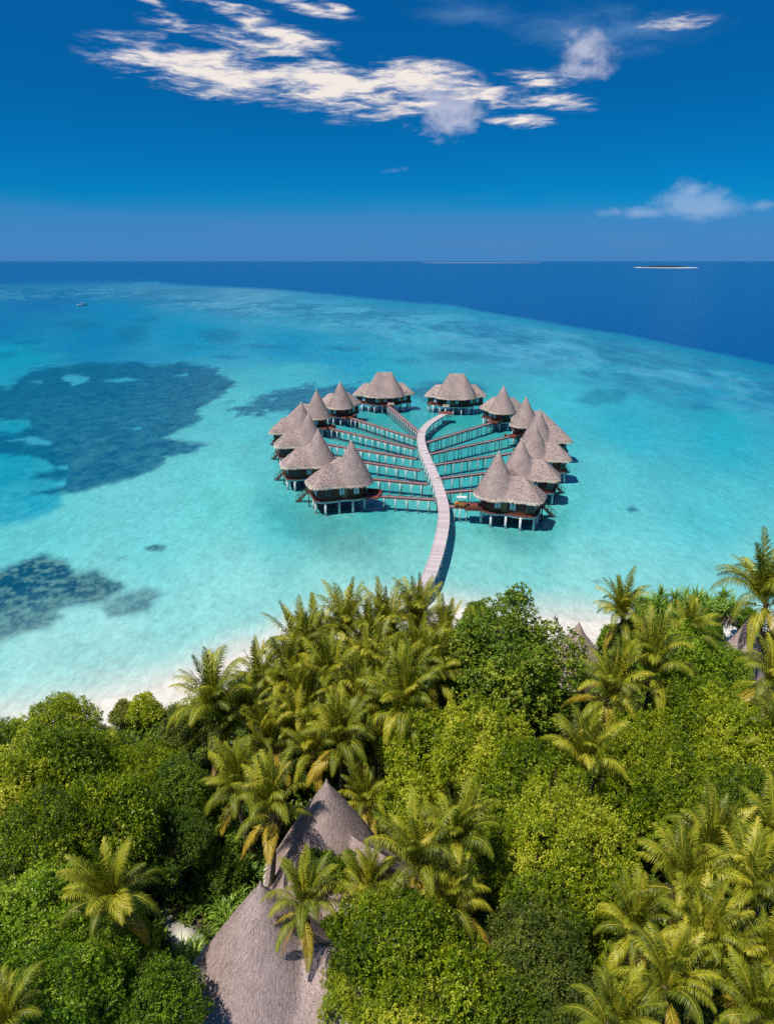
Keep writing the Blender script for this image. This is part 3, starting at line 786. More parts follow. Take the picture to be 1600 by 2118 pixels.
# ------------------------------------------------------------------ jetty and walkways
def spline(pts, n=14):
    P_ = [Vector(p) for p in pts]; out = []
    for i in range(len(P_) - 1):
        a, b, c, d = P_[max(i-1,0)], P_[i], P_[i+1], P_[min(i+2, len(P_)-1)]
        for k in range(n):
            t = k / n
            out.append(0.5 * ((2*b) + (c-a)*t + (2*a-5*b+4*c-d)*t*t + (3*b-a-3*c+d)*t**3))
    return out + [P_[-1]]
def side_frames(path):
    fr = []; L = 0
    for i, p in enumerate(path):
        d = path[min(i+1, len(path)-1)] - path[max(i-1, 0)]; d.z = 0; d.normalize()
        if i: L += (p - path[i-1]).length
        fr.append((p, Vector((-d.y, d.x, 0)), d, L))
    return fr
def strip(mb, fr, o0, o1, z0, z1, m=0):
    """A solid band between the offsets o0 and o1 (left is positive) along a path."""
    vs = []; uvs = []
    for p, s, d, L in fr:
        for o, z in ((o0, z1), (o1, z1), (o1, z0), (o0, z0)):
            q = p + s * o; vs.append((q.x, q.y, p.z + z)); uvs.append((o, L))
    n = len(fr); fs = []
    for i in range(n - 1):
        for k in range(4): fs.append((i*4+k, (i+1)*4+k, (i+1)*4+(k+1)%4, i*4+(k+1)%4))
    fs += [(3,2,1,0), ((n-1)*4, (n-1)*4+1, (n-1)*4+2, (n-1)*4+3)]
    mb.add(vs, fs, m, uvs)

JET_PX = [(826,1262),(850,1234),(880,1203),(897,1163),(909,1122),(917,1080),(916,1045),(908,1012),(897,982),(885,955),(875,930),(870,908),(873,892),(886,876),(904,864),(921,855)]
jpath = spline([at(u, v, DECK_Z) for u, v in JET_PX])
jroot = empty('main_jetty', tuple(jpath[0].to_2d()) + (0.0,), 'long curved jetty of bleached planks running from the beach to the ring of villas', 'jetty')
jfr = side_frames([p - Vector((jpath[0].x, jpath[0].y, 0)) for p in jpath])
mb = MB(); strip(mb, jfr, -.84, .84, -.20, 0); place('deck', mb.mesh('deck', [M['jetty']]), jroot)
for s in (-1, 1):
    mb = MB(); a, b = (.845, .96) if s > 0 else (-.96, -.845); strip(mb, jfr, a, b, -.32, .07); place('kerb', mb.mesh('kerb', [M['jetty']]), jroot)
JPOST = post_mesh(DECK_Z + 1.05, .14)
acc = 0
for i in range(3, len(jfr)):
    if jfr[i][3] - acc > 3.4:
        acc = jfr[i][3]
        for s in (-.7, .7):
            q = jfr[i][0] + jfr[i][1] * s; place('post', JPOST, jroot, (q.x, q.y, -1.25))

mb = MB(); hh = DECK_Z + 1.2 - .16
mb.tube([(0,0,0), (0,0,1.3)], [.11, .11], 8, 1); mb.tube([(0,0,1.3), (0,0,1.7), (0,0,2.2), (0,0,hh)], [.10, .15, .11, .085], 8, 0)
WPOST = mb.mesh('post', [M['white'], M['stain']], True)
def arch_mesh(span):
    """Bracket arch between two posts."""
    mb = MB(); n = 10; prev = None; r = span / 2
    for k in range(n + 1):
        a = math.pi * k / n
        p = (-r * math.cos(a), 0, .85 * math.sin(a) ** .8)
        if prev: mb.bar(prev, p, .085, .085)
        prev = p
    return mb.mesh('arch', [M['white']])
ARCH = arch_mesh(2.0)

WG = 'walkways from the jetty to the villas'
def walkway(key, jp, label):
    v = villas[key]; a = at(*jp, DECK_Z)
    d = v.location.to_2d() - a.to_2d(); d.normalize()
    rin = 4.9 if key[1] == '7' else 3.9
    b2 = v.location.to_2d() - d * rin; b = Vector((b2.x, b2.y, DECK_Z))
    L = (b - a).length; ang = math.atan2(d.y, d.x)
    root = empty('walkway', (a.x, a.y, 0), label, 'walkway', WG, ang)
    zt = DECK_Z - .015
    fr = side_frames([Vector((x, 0, zt)) for x in np.linspace(0, L, 12)])
    mb = MB(); strip(mb, fr, -.44, .44, -.10, 0)
    n = 8                                                   # flared head where it meets the jetty
    mb.add([(0,-1.3,zt-.02),(0,1.3,zt-.02),(1.3,.44,zt-.02),(1.3,-.44,zt-.02)], [(0,3,2,1)], 0)
    place('deck', mb.mesh('deck', [M['walk']]), root)
    for s in (-1, 1):
        mb = MB(); strip(mb, fr, .45 if s > 0 else -.56, .56 if s > 0 else -.45, -.20, .08); place('edge_beam', mb.mesh('edge_beam', [M['beam']]), root)
    front = .50 if math.cos(ang) < 0 else -.50            # the braced side looks to the beach
    m = max(3, int(round((L - .9) / 2.15))); st = (L - .9) / m
    for k in range(m):
        x = .9 + st * k + (0.2 if k == 0 else 0)
        for s in (front, -front):
            if s == front: place('post', WPOST, root, (x, s, -1.2))
            elif k % 2 == 0: place('post', DPOST, root, (x, s * .8, -1.15), scale=(.7, .7, (DECK_Z + 1.0) / (DECK_Z + 1.05)))
            if k < m - 1 and s == front: place('arch', ARCH, root, (.9 + st * (k + .5), s, DECK_Z - 1.05), scale=(st / 2.15, 1, 1))
    # entry platform of the villa it serves
    inv = v.matrix_basis.inverted()
    e = inv @ Vector((b.x, b.y, 0)); la = ang - v.rotation_euler.z
    mb = MB(); mb.box((0, 0, DECK_Z - .10), (2.6, 3.4, .22)); mb.box((-1.4, -.9, DECK_Z + .28), (.12, 1.4, .5)); mb.box((-1.4, 1.3, DECK_Z + .28), (.12, .7, .5)); mb.box((.2, -1.66, DECK_Z + .28), (2.4, .12, .5))
    place('entry_deck', mb.mesh('entry_deck', [M['red_wood']]), v, (e.x, e.y, 0), (0, 0, la))
    return root, a, b, ang
WJ = {'L1': (900,1033), 'L2': (884,1001), 'L3': (870,973), 'L4': (861,949), 'L5': (860,928), 'L6': (860,907), 'L7': (870,897),
      'R1': (927,1047), 'R2': (920,1018), 'R3': (904,990), 'R4': (893,962), 'R5': (884,940), 'R6': (881,915)}
ORD = ['first', 'second', 'third', 'fourth', 'fifth', 'sixth', 'seventh']
ends = {}
for k, jp in WJ.items():
    side = 'left' if k[0] == 'L' else 'right'; i = int(k[1]) - 1
    if k == 'L7': lab = 'short walkway forking left off the jetty end to the far flat-ridged villa'
    elif i == 0: lab = 'planked walkway on white posts nearest the beach on the %s of the jetty' % side
    else: lab = '%s walkway from the beach on the %s of the jetty, on white arched posts' % (ORD[i], side)
    ends[k] = walkway(k, jp, lab)
# steps and platform of the right flat-ridged villa, where the jetty itself ends
v = villas['R7']; e = v.matrix_basis.inverted() @ Vector((jpath[-1].x, jpath[-1].y, 0))
mb = MB(); mb.box((0, 0, DECK_Z - .10), (3.6, 3.8, .22)); place('entry_deck', mb.mesh('entry_deck', [M['red_wood']]), v, (e.x + .6, e.y, 0))
# wooden bench seats at the two far villas
def bench_mesh():
    mb = MB(); mb.box((0,0,.42), (1.9,.55,.07)); mb.box((0,.28,.75), (1.9,.06,.5))
    for x in (-.85,.85):
        for y in (-.2,.22): mb.box((x,y,.2), (.08,.08,.4))
    return mb.mesh('bench', [M['cushion']])
BENCH = bench_mesh()
for k, (u, vv), lab in (('R7', (923,845), 'pale bench on the entry deck of the far right flat-ridged villa'), ('L7', (808,843), 'pale bench on the entry deck of the far left flat-ridged villa')):
    p = at(u, vv, DECK_Z + .3); q = villas[k].location
    tag(place('bench', BENCH, None, (p.x, q.y - 6.0, DECK_Z + .015), (0, 0, 0)), lab, 'bench', 'benches at the far villas')
# service cart on the nearest right-hand walkway
root, a, b, ang = ends['R1']
cp = a + (b - a) * .50
cart = empty('service_cart', (cp.x, cp.y, DECK_Z), 'small yellow service cart with a white canopy on the nearest right-hand walkway', 'cart', None, ang)
mb = MB(); mb.box((0,0,.55), (1.9,.95,.55)); mb.box((-.95,0,.45), (.3,.9,.3)); place('body', mb.mesh('body', [M['orange']]), cart)
mb = MB(); mb.box((.1,0,1.75), (1.7,1.05,.10)); place('canopy', mb.mesh('canopy', [M['white']]), cart)
mb = MB()
for x in (-.6,.8):
    for y in (-.45,.45): mb.box((x,y,1.25), (.06,.06,.95))
place('frame', mb.mesh('frame', [M['pole']]), cart)
for x in (-.6,.65):
    for y in (-.45,.45):
        mb = MB(); mb.tube([(0,-.06,0), (0,.06,0)], [.24,.24], 12); place('wheel', mb.mesh('wheel', [M['glass']]), cart, (x,y,.26))
# folded orange parasol where the jetty meets the sand
p = at(826, 1262, 1.4)
ps = empty('folded_parasol', (p.x, p.y, gz(p.x, p.y)), 'folded orange parasol on a pole where the jetty meets the beach', 'parasol')
mb = MB(); mb.tube([(0,0,0), (0,0,2.4)], [.05,.05], 8); place('pole', mb.mesh('pole', [M['pole']]), ps)
mb = MB(); mb.tube([(0,0,1.2), (0,0,1.5), (0,0,2.3), (0,0,2.6)], [.16,.30,.16,.02], 10); place('canopy', mb.mesh('canopy', [M['orange']], True), ps)

# ------------------------------------------------------------------ villas on the island
def island_hut(apex_px, apex_z, axis, sc, kind, label, name='thatched_hut', zs=1.0):
    f_h = {'lodge': 6.9, 'small': 4.4}[kind] * sc * zs
    p = at(*apex_px, apex_z); g = gz(p.x, p.y); ez = apex_z - f_h
    root = empty(name, (p.x, p.y, g), label, 'hut', 'thatched huts among the trees', R(axis))
    rf = place('roof', roof_mesh(kind, 3, 45000 if kind == 'lodge' else 6000, .42, .020 if kind == 'lodge' else .05), root, (0, 0, ez - g), (0,0,0), (sc, sc, sc * zs))
    place('fringe', fringe_mesh(kind, 2), rf)
    wp = [(x * sc, y * sc) for x, y in outline(kind, 1.05 if kind == 'lodge' else .7)]
    place('wall', ring_prism(wp, -.3, ez - g + .4, cap=False).mesh('wall', [M['wall']]), root)
    if kind == 'lodge':
        mb = MB(); mb.tube([(0,0,6.35), (0,0,6.6), (0,0,6.85)], [.2,.1,.03], 8); place('ridge_cap', mb.mesh('ridge_cap', [M['thatch']]), rf)
    return root
island_hut((538,1822), 10.9, -16, 1.32, 'lodge', 'large thatched hut beside the sand path, its peaked roof nearest the viewer', zs=.82)
island_hut((675,1610), 10.9, -36, 1.22, 'lodge', 'thatched hut in the middle of the trees with palm shadows on its roof', zs=.90)
island_hut((1197,1286), 5.6, 0, 1.0, 'small', 'small conical thatched hut by the beach behind the big dark tree', 'beach_hut')
island_hut((1550,1271), 8.6, 0, 1.0, 'small', 'steep conical thatched hut at the right edge between the palms', 'beach_hut', 1.5)
island_hut((1178,1372), 3.8, 0, 1.0, 'small', 'mostly hidden thatched roof between the big dark tree and the palms', 'beach_hut')

# ------------------------------------------------------------------ far out: boat, islets
bp = at(171, 631, 0.2)
boat = empty('boat', (bp.x, bp.y, 0), 'small white boat with a canopy far out on the lagoon at the left', 'boat', None, R(4))
mb = MB(); L_, B_ = 10.5, 2.6; sec = []
for i in range(13):
    t = i / 12; x = -L_ / 2 + L_ * t; w = B_ / 2 * (1 - (2 * t - 1) ** 4 * .9); sh = .75 + .9 * max(0, t - .7) ** 1.2 * 3 + .5 * max(0, .15 - t) * 3
    sec.append([(x, -w, sh), (x, -w * .75, .0), (x, 0, -.4), (x, w * .75, 0), (x, w, sh)])
for s in sec: mb.add(s, [])
mb.f += [(i*5+k, (i+1)*5+k, (i+1)*5+k+1, i*5+k+1) for i in range(12) for k in range(4)] + [(i*5+4, (i+1)*5+4, (i+1)*5, i*5) for i in range(12)]
mb.m += [0] * 60
place('hull', mb.mesh('hull', [M['white']]), boat)
mb = MB(); mb.box((0.2,0,2.45), (3.4,2.1,.14)); place('canopy', mb.mesh('canopy', [M['white']]), boat)
mb = MB(); mb.box((1.0,0,1.3), (1.1,1.6,1.1)); place('cabin', mb.mesh('cabin', [M['glass']]), boat)
mb = MB()
for x in (-1.3,1.7):
    for y in (-.9,.9): mb.box((x,y,1.6), (.08,.08,1.6))
place('frame', mb.mesh('frame', [M['pole']]), boat)

SANDM = noisy('far_sand', (.55,.52,.48), (.72,.68,.62), .02, 0.9)
FARWOOD = noisy('far_trees', (.010,.030,.040), (.030,.060,.060), .05, 0.9)
def lens_land(name, u0, u1, v, thick, h):
    a, b = at(u0, v, 0), at(u1, v, 0); c = (a + b) / 2; hw = (b - a).length / 2
    mb = MB(); n = 64
    ring = [(hw * math.cos(t), thick * math.sin(t) * (1 + .25 * math.sin(3 * t + 1))) for t in (2 * math.pi * k / n for k in range(n))]
    mb.add([(*p, -1.0) for p in ring] + [(p[0] * .93, p[1] * .8, h) for p in ring], [(k, (k+1)%n, n+(k+1)%n, n+k) for k in range(n)] + [tuple(range(n, 2*n))])
    return tag(place(name, mb.mesh(name, [SANDM]), None, (c.x, c.y, 0)), kind='structure'), c, hw
o, c, hw = lens_land('islet', 1318, 1436, 553.5, 300, 1.4)
rng = np.random.RandomState(2); mb = MB()
for k in range(150):
    x = rng.uniform(-.72, .55) * hw; y = rng.uniform(-100, 100); r = rng.uniform(6, 11); hgt_ = rng.uniform(6, 12) * (1 - (x / hw) ** 2)
    vs = []; m_ = 6
    for j, (zz, q) in enumerate(((0, .6), (.45, 1), (.8, .7), (1, .05))):
        vs += [(x + r * q * math.cos(6.283 * i / m_ + j), y + r * q * math.sin(6.283 * i / m_ + j), 1.5 + hgt_ * zz) for i in range(m_)]
    mb.add(vs, [(j*m_+i, j*m_+(i+1)%m_, (j+1)*m_+(i+1)%m_, (j+1)*m_+i) for j in range(3) for i in range(m_)])
tag(place('islet_woodland', mb.mesh('islet_woodland', [FARWOOD]), None, (c.x, c.y, 0)), 'low dark woodland on the far islet at the right of the horizon', 'woodland', kind='stuff')
lens_land('sandbar', 868, 1120, 543.6, 700, 1.0)  # low sand-coloured strip added to stand in for white surf on a far reef

# ------------------------------------------------------------------ vegetation: builders
def unit(a): return a / np.maximum(np.linalg.norm(a, axis=-1, keepdims=True), 1e-9)

def leaf_cloud(rng, tips, nrm, k, L, Wd, tone_tip, droop=0.1):
    """k folded diamond leaves round every twig tip."""
    n = len(tips) * k
    T = np.repeat(tips, k, 0); N = np.repeat(nrm, k, 0)
    d = unit(N * 0.55 + unit(rng.normal(size=(n, 3))) * 0.95 + np.array([0, 0, 0.18 - droop]))
    ln = L * rng.uniform(.65, 1.2, (n, 1)); wd = Wd * rng.uniform(.75, 1.2, (n, 1))
    ref = unit(N + np.array([0, 0, .7]) + rng.normal(size=(n, 3)) * .45)
    side = unit(np.cross(d, ref)); up = np.cross(side, d)
    b = T + d * 0.02 + rng.normal(size=(n, 3)) * L * .25
    mid = b + d * ln * .5
    V = np.stack([b, mid + side * wd * .5 + up * wd * .12, b + d * ln, mid - side * wd * .5 + up * wd * .12], 1).reshape(-1, 3)
    q = np.arange(n * 4).reshape(n, 4)
    tone = np.clip(np.repeat(tone_tip, k) + rng.normal(size=n) * .17, 0, 1)
    tone = np.where(rng.rand(n) < .012, 2.0, tone)
    return V, q, np.repeat(tone, 4)

def crown_mesh(name, seed, Rc, hz, nl, tips_per, k, L, Wd, mat, lobes=(.24, .40), spire=0):
    """A broadleaf crown: leaf rosettes over many lobes set round a dome, centre of the dome at the origin."""
    rng = np.random.RandomState(seed)
    g = np.arange(nl) + .5
    ph = np.arccos(1 - 1.42 * g / nl); th = np.pi * (1 + 5 ** .5) * g + rng.rand(nl)
    dirs = np.stack([np.cos(th) * np.sin(ph), np.sin(th) * np.sin(ph), np.cos(ph)], 1)
    lr = Rc * rng.uniform(*lobes, nl)
    cen = dirs * (Rc - lr * .8)[:, None] * rng.uniform(.60, 1.20, (nl, 1)) * np.array([1, 1, hz])
    if spire:
        cen = np.concatenate([cen, [[.25*Rc*rng.normal()*.3 + .15*Rc, 0, Rc * hz * (1.0 + .17 * i)] for i in range(spire)]]); lr = np.append(lr, [Rc * .26 * (1 - .18 * i) for i in range(spire)])
        dirs = np.concatenate([dirs, np.tile([[0, 0, 1.0]], (spire, 1))])
    tips = []; nr = []; tn = []
    for c, r, d in zip(cen, lr, dirs):
        m = int(tips_per * (r / (Rc * .32)) ** 2)
        a = unit(rng.normal(size=(m, 3)))
        a = unit(a + d * .55)
        rad = r * (1 + .22 * np.sin(a[:, :1] * 5 + c[0]) * np.sin(a[:, 1:2] * 5 + c[1])) * rng.uniform(.72, 1.06, (m, 1))
        tips.append(c + a * rad); nr.append(unit(a * .8 + d * .4)); tn.append(np.full(m, .42 + rng.normal() * .12) + rng.normal(size=m) * .13)
    tips = np.concatenate(tips); nr = np.concatenate(nr); tn = np.concatenate(tn)
    # gaps between the sprays
    gp = vnoise(tips[:, 0] * 1.5 + 40, tips[:, 2] * 1.5 + tips[:, 1] * 1.3 + 60)
    keep = gp + rng.rand(len(tips)) * .35 > .40
    V, q, t = leaf_cloud(rng, tips[keep], nr[keep], k, L, Wd, tn[keep])
    return mesh_np(name, V, q, mats=[mat], fattr={'tone': t})

def limb_mesh(seed, h, Rc):
    """Trunk from the ground to the crown centre with spreading limbs; origin at the ground."""
    rng = np.random.RandomState(seed); mb = MB()
    top = Vector((rng.normal() * .2, rng.normal() * .2, h * .62))
    mb.tube([(0,0,-.3), (0.05,0,h*.25), top], [.34, .26, .20], 8)
    for i in range(7):
        a = 6.283 * i / 7 + rng.rand(); r = Rc * rng.uniform(.5, .8); z = h * rng.uniform(.85, 1.2)
        e = Vector((r * math.cos(a), r * math.sin(a), z)); m_ = top.lerp(e, .5) + Vector((0, 0, .35))
        mb.tube([top, m_, e], [.15, .09, .035], 6)
    for i in range(16):                                        # bare twigs that show in the gaps
        a = rng.rand() * 6.283; r = Rc * rng.uniform(.35, 1.0); z = h * (1.0 + .62 * math.sqrt(max(0, 1 - (r / Rc) ** 2)) * rng.uniform(.7, 1.0))
        e = Vector((r * math.cos(a), r * math.sin(a), z)); m_ = Vector((e.x * .55, e.y * .55, h * .95))
        mb.tube([m_, m_.lerp(e, .6) + Vector((.15, -.1, .1)), e], [.06, .04, .015], 5)
    return mb.mesh('trunk', [M['wood_limb']], True)

def frond_mesh(name, seed, L, el0, bend, mats, nleaf=62, lw=.060, ll=1.05, hang=.55):
    """One palm frond along +x; el0 the starting elevation, bend the total fall of the midrib, both in degrees."""
    rng = np.random.RandomState(seed); ns = 16
    t = np.linspace(0, 1, ns + 1); ang = np.radians(el0 - bend * t ** 1.35)
    tw = np.cumsum(rng.normal(size=ns + 1) * .010)
    dx = np.cos(ang) * L / ns; dz = np.sin(ang) * L / ns
    X = np.concatenate([[0], np.cumsum(dx[:-1])]); Z = np.concatenate([[0], np.cumsum(dz[:-1])]); Y = tw * L * .35
    mid = np.stack([X, Y, Z], 1)
    verts, quads, tone, mi = [], [], [], []
    # midrib
    for i in range(ns):
        for e in (0, 1):
            pass
    rw = .050 * (1 - t * .85)
    tan = unit(np.gradient(mid, axis=0)); upv = unit(np.cross(np.cross(tan, [0, 0, 1.0]) + 1e-6, tan)); sd = np.cross(tan, upv)
    for i in range(ns + 1):
        for a, b in ((-1, 0), (0, 1), (1, 0), (0, -1)):
            verts.append(mid[i] + sd[i] * a * rw[i] + upv[i] * b * rw[i] * .7); tone.append(.6)
    for i in range(ns):
        for k in range(4): quads.append((i*4+k, i*4+(k+1)%4, (i+1)*4+(k+1)%4, (i+1)*4+k)); mi.append(1)
    b0 = len(verts)
    s = np.repeat(np.linspace(.14, .995, nleaf), 2); sg = np.tile([-1., 1.], nleaf)
    s = np.clip(s + rng.normal(size=len(s)) * .006, .1, 1.0)
    P0 = np.stack([np.interp(s, t, mid[:, i]) for i in range(3)], 1)
    T0 = unit(np.stack([np.interp(s, t, tan[:, i]) for i in range(3)], 1)); U0 = unit(np.stack([np.interp(s, t, upv[:, i]) for i in range(3)], 1)); S0 = np.cross(T0, U0)
    prof = np.interp(s, [0, .12, .35, .7, .9, 1], [.45, .62, 1, .86, .55, .30]) * ll * rng.uniform(.85, 1.1, len(s))
    fw = np.interp(s, [0, .5, 1], [.35, .75, 1.7])
    d0 = unit(S0 * sg[:, None] + T0 * fw[:, None] + U0 * (.30 + rng.normal(size=len(s)) * .10)[:, None])
    g = np.array([0, 0, -1.0])
    d1 = unit(d0 + g * (hang + rng.normal(size=len(s)) * .12)[:, None]); d2 = unit(d1 + g * hang * 1.2)
    w = np.cross(d0, U0); w = unit(w); w = unit(np.where((w * T0).sum(1, keepdims=True) < 0, -w, w)); wd = lw * np.interp(s, [0, .5, 1], [.8, 1, .6])[:, None]
    p1 = P0 + d0 * (prof * .35)[:, None]; p2 = p1 + d1 * (prof * .35)[:, None]; p3 = p2 + d2 * (prof * .30)[:, None]
    V = np.stack([P0 - w * wd * .35, P0 + w * wd * .35, p1 + w * wd * .5, p1 - w * wd * .5, p2 + w * wd * .42, p2 - w * wd * .42, p3 + w * wd * .06, p3 - w * wd * .06], 1)
    n = len(s); base = b0 + np.arange(n)[:, None] * 8
    Q = np.concatenate([base + np.array([0, 1, 2, 3]), base + np.array([3, 2, 4, 5]), base + np.array([5, 4, 6, 7])])
    tt = np.clip(.42 + rng.normal(size=n) * .10 + .12 * s, 0, 1)
    allv = np.concatenate([np.array(verts), V.reshape(-1, 3)]); allt = np.concatenate([tone, np.repeat(tt, 8)])
    allq = np.concatenate([np.array(quads), Q]); allm = np.concatenate([mi, np.zeros(len(Q), int)])
    return mesh_np(name, allv, allq, mats=mats, fattr={'tone': allt}, midx=allm)

def blade_rosettes(name, seed, spots, nb, L, Wd, mats, skirt=0, curl=1.0):
    """Rosettes of long arching strap leaves; spots = (x, y, z, size)."""
    rng = np.random.RandomState(seed); Vs, Qs, Ts, Ms = [], [], [], []; off = 0
    for (x, y, z, sz) in spots:
        for dead in ((0, 1) if skirt else (0,)):
            n = skirt if dead else nb
            a = rng.rand(n) * 6.283; e = np.radians(rng.uniform(-60, -10, n) if dead else rng.uniform(12, 88, n))
            ln = L * sz * rng.uniform(.7, 1.15, n)
            d = np.stack([np.cos(a) * np.cos(e), np.sin(a) * np.cos(e), np.sin(e)], 1)
            sd = np.stack([-np.sin(a), np.cos(a), 0 * a], 1)
            p = np.tile([[x, y, z]], (n, 1)) + d * .03; pts = [p]
            g = np.array([0, 0, -1.0])
            for k in range(4):
                p = p + d * (ln / 4)[:, None]; pts.append(p); d = unit(d + g * (.26 * curl * rng.uniform(.5, 1.5, n))[:, None] * (1 + k * .5))
            ws = np.array([.8, 1, .95, .65, .06]) * Wd * sz * .5
            V = np.stack([pts[i] + sd * ws[i] * s for i in range(5) for s in (-1, 1)], 1)
            b = off + np.arange(n)[:, None] * 10
            Q = np.concatenate([b + np.array([2*i, 2*i+1, 2*i+3, 2*i+2]) for i in range(4)])
            Vs.append(V.reshape(-1, 3)); Qs.append(Q); Ts.append(np.repeat(np.clip(.45 + rng.normal(size=n) * .2, 0, 1), 10)); Ms.append(np.full(len(Q), dead)); off += n * 10
    return mesh_np(name, np.concatenate(Vs), np.concatenate(Qs), mats=mats, fattr={'tone': np.concatenate(Ts)}, midx=np.concatenate(Ms))

# ------------------------------------------------------------------ vegetation: the stock the trees are made from
CROWN_R = 5.0
CROWNS = [crown_mesh('crown', 11 + i, CROWN_R, (.78, .70, .86, .74, .66)[i], (46, 40, 52, 44, 58)[i], (190, 150, 200, 130, 190)[i], 7, (.23, .27, .21, .30, .23)[i], (.115, .13, .11, .15, .10)[i], M['leaf_olive'], ((.22,.36), (.24,.40), (.20,.34), (.26,.38), (.19,.32))[i]) for i in range(5)]
BIGDARK = crown_mesh('crown', 31, 6.0, .82, 62, 150, 7, .27, .15, M['leaf_dark'], (.20, .34), 3)
BUSH_R = 1.9
BUSHES = [crown_mesh('crown', 51 + i, BUSH_R, .85, 16, 120, 6, .20, .10, M['leaf_fresh'], (.32, .5)) for i in range(3)]
LIMBS = [limb_mesh(61 + i, 5.5, CROWN_R) for i in range(3)]
FR = {  # class -> frond meshes, each with its starting elevation
 'spear': [frond_mesh('frond', 100 + i, 4.3, 88 - 4 * i, 14 + 12 * i, [M['palm'], M['rachis']], hang=.20, ll=.75) for i in range(2)],
 'high': [frond_mesh('frond', 110 + i, 4.6, 79 - 4 * i, 50 + 16 * i, [M['palm'], M['rachis']], hang=.6) for i in range(3)],
 'mid': [frond_mesh('frond', 120 + i, 4.6, 66 - 7 * i, 90 + 12 * i, [M['palm'], M['rachis']], hang=.85) for i in range(3)],
 'low': [frond_mesh('frond', 130 + i, 4.3, 28 - 14 * i, 82 + 6 * i, [M['palm'], M['rachis']], hang=.95) for i in range(2)],
 'old': [frond_mesh('frond', 140 + i, 4.0, -2 - 16 * i, 60, [M['palm_old'], M['rachis']], hang=.6) for i in range(2)],
 'dead': [frond_mesh('dead_frond', 150, 3.4, -48, 34, [M['palm_dead'], M['fibre']], nleaf=40, hang=.8, ll=.7)],
}
def heart_mesh(seed):
    rng = np.random.RandomState(seed); mb = MB()
    mb.tube([(0,0,-.9), (0,0,-.3), (0,0,.25), (0,0,.8)], [.17, .27, .22, .05], 8, 0)
    for i in range(7):
        a = 6.283 * i / 7 + rng.rand(); r = .34; z = -.35 - rng.rand() * .25; c = Vector((r * math.cos(a), r * math.sin(a), z))
        mb.tube([c + Vector((0,0,-.15)), c + Vector((0,0,-.08)), c + Vector((0,0,.06)), c + Vector((0,0,.14))], [.03, .12, .12, .03], 7, 1)
    for i in range(6):
        a = rng.rand() * 6.283; mb.tube([(0,0,-.1), (.5*math.cos(a), .5*math.sin(a), .05), (.8*math.cos(a), .8*math.sin(a), -.5)], [.03, .025, .01], 5, 0)
    return mb.mesh('crown', [M['fibre'], M['nut']], True)
HEARTS = [heart_mesh(i) for i in range(2)]

PALM_G, TREE_G, BUSH_G = 'coconut palms among the island trees', 'broadleaf trees of the island', 'shrubs of the island'
def palm(px, rpx, zc, label, seed, old=2, dead=0, up=1.0):
    """Coconut palm whose crown heart is seen at pixel px, with fronds about rpx photo pixels long."""
    rng = random.Random(seed); p = at(*px, zc); g = gz(p.x, p.y)
    sc = min(1.4, max(.6, rpx * depth_of(p) / F / 3.6))
    lean = (rng.uniform(-1.2, 1.2), rng.uniform(-1.2, 1.2))
    dead = max(dead, seed % 3 == 0); old += seed % 2
    root = empty('coconut_palm', (p.x + lean[0], p.y + lean[1], g), label, 'palm tree', PALM_G)
    h = zc - g; mb = MB(); pts = []; rad = []
    for i in range(9):
        t = i / 8; k = (1 - t) ** 2
        pts.append((-lean[0] * (1 - k), -lean[1] * (1 - k), -.3 + (h + .1) * t)); rad.append(.20 * (1 - .38 * t) + (.10 if i == 0 else 0) )
    mb.tube(pts, rad, 9); place('trunk', mb.mesh('trunk', [M['trunk']], True), root)
    cr = place('crown', HEARTS[seed % 2], root, (-lean[0], -lean[1], h), (rng.uniform(-.2, .2), rng.uniform(-.2, .2), 0), (.92, .92, 1.32))
    a0 = rng.uniform(0, 6.28); i = 0; wind = rng.uniform(-.12, .12)
    for cls, n in (('spear', 4), ('high', int(10 * up)), ('mid', 9), ('low', 3), ('old', old), ('dead', dead)):
        for k in range(n):
            a0 += 2.39996; me = rng.choice(FR[cls])
            s = sc * rng.uniform(.88, 1.1)
            place('dead_frond' if cls == 'dead' else 'frond', me, cr, (.10 * math.cos(a0), .10 * math.sin(a0), .05 - .02 * i * .4),
                  (rng.uniform(-.14, .14), rng.uniform(-.10, .10) + wind, a0 + rng.uniform(-.25, .25)), (s, s, s))
            i += 1
    return root

def tree(px, rpx, zc, var, label, mat='leaf_olive', flat=1.0, name='broadleaf_tree', cat='tree'):
    p = at(*px, zc); g = gz(p.x, p.y); Rm = rpx * depth_of(p) / F
    root = empty(name, (p.x, p.y, g), label, cat, TREE_G)
    rng = random.Random(int(px[0] * 7 + px[1])); s = Rm / CROWN_R
    h = zc - g
    place('trunk', LIMBS[var % 3], root, (0,0,0), (0, 0, rng.uniform(0, 6)), (s, s, h / 5.5))
    place('crown', CROWNS[var % 5], root, (0, 0, h), (rng.uniform(-.12, .12), rng.uniform(-.12, .12), rng.uniform(0, 6.28)), (s, s * rng.uniform(.92, 1.08), s * flat * rng.uniform(1.1, 1.4)), M[mat])
    return root

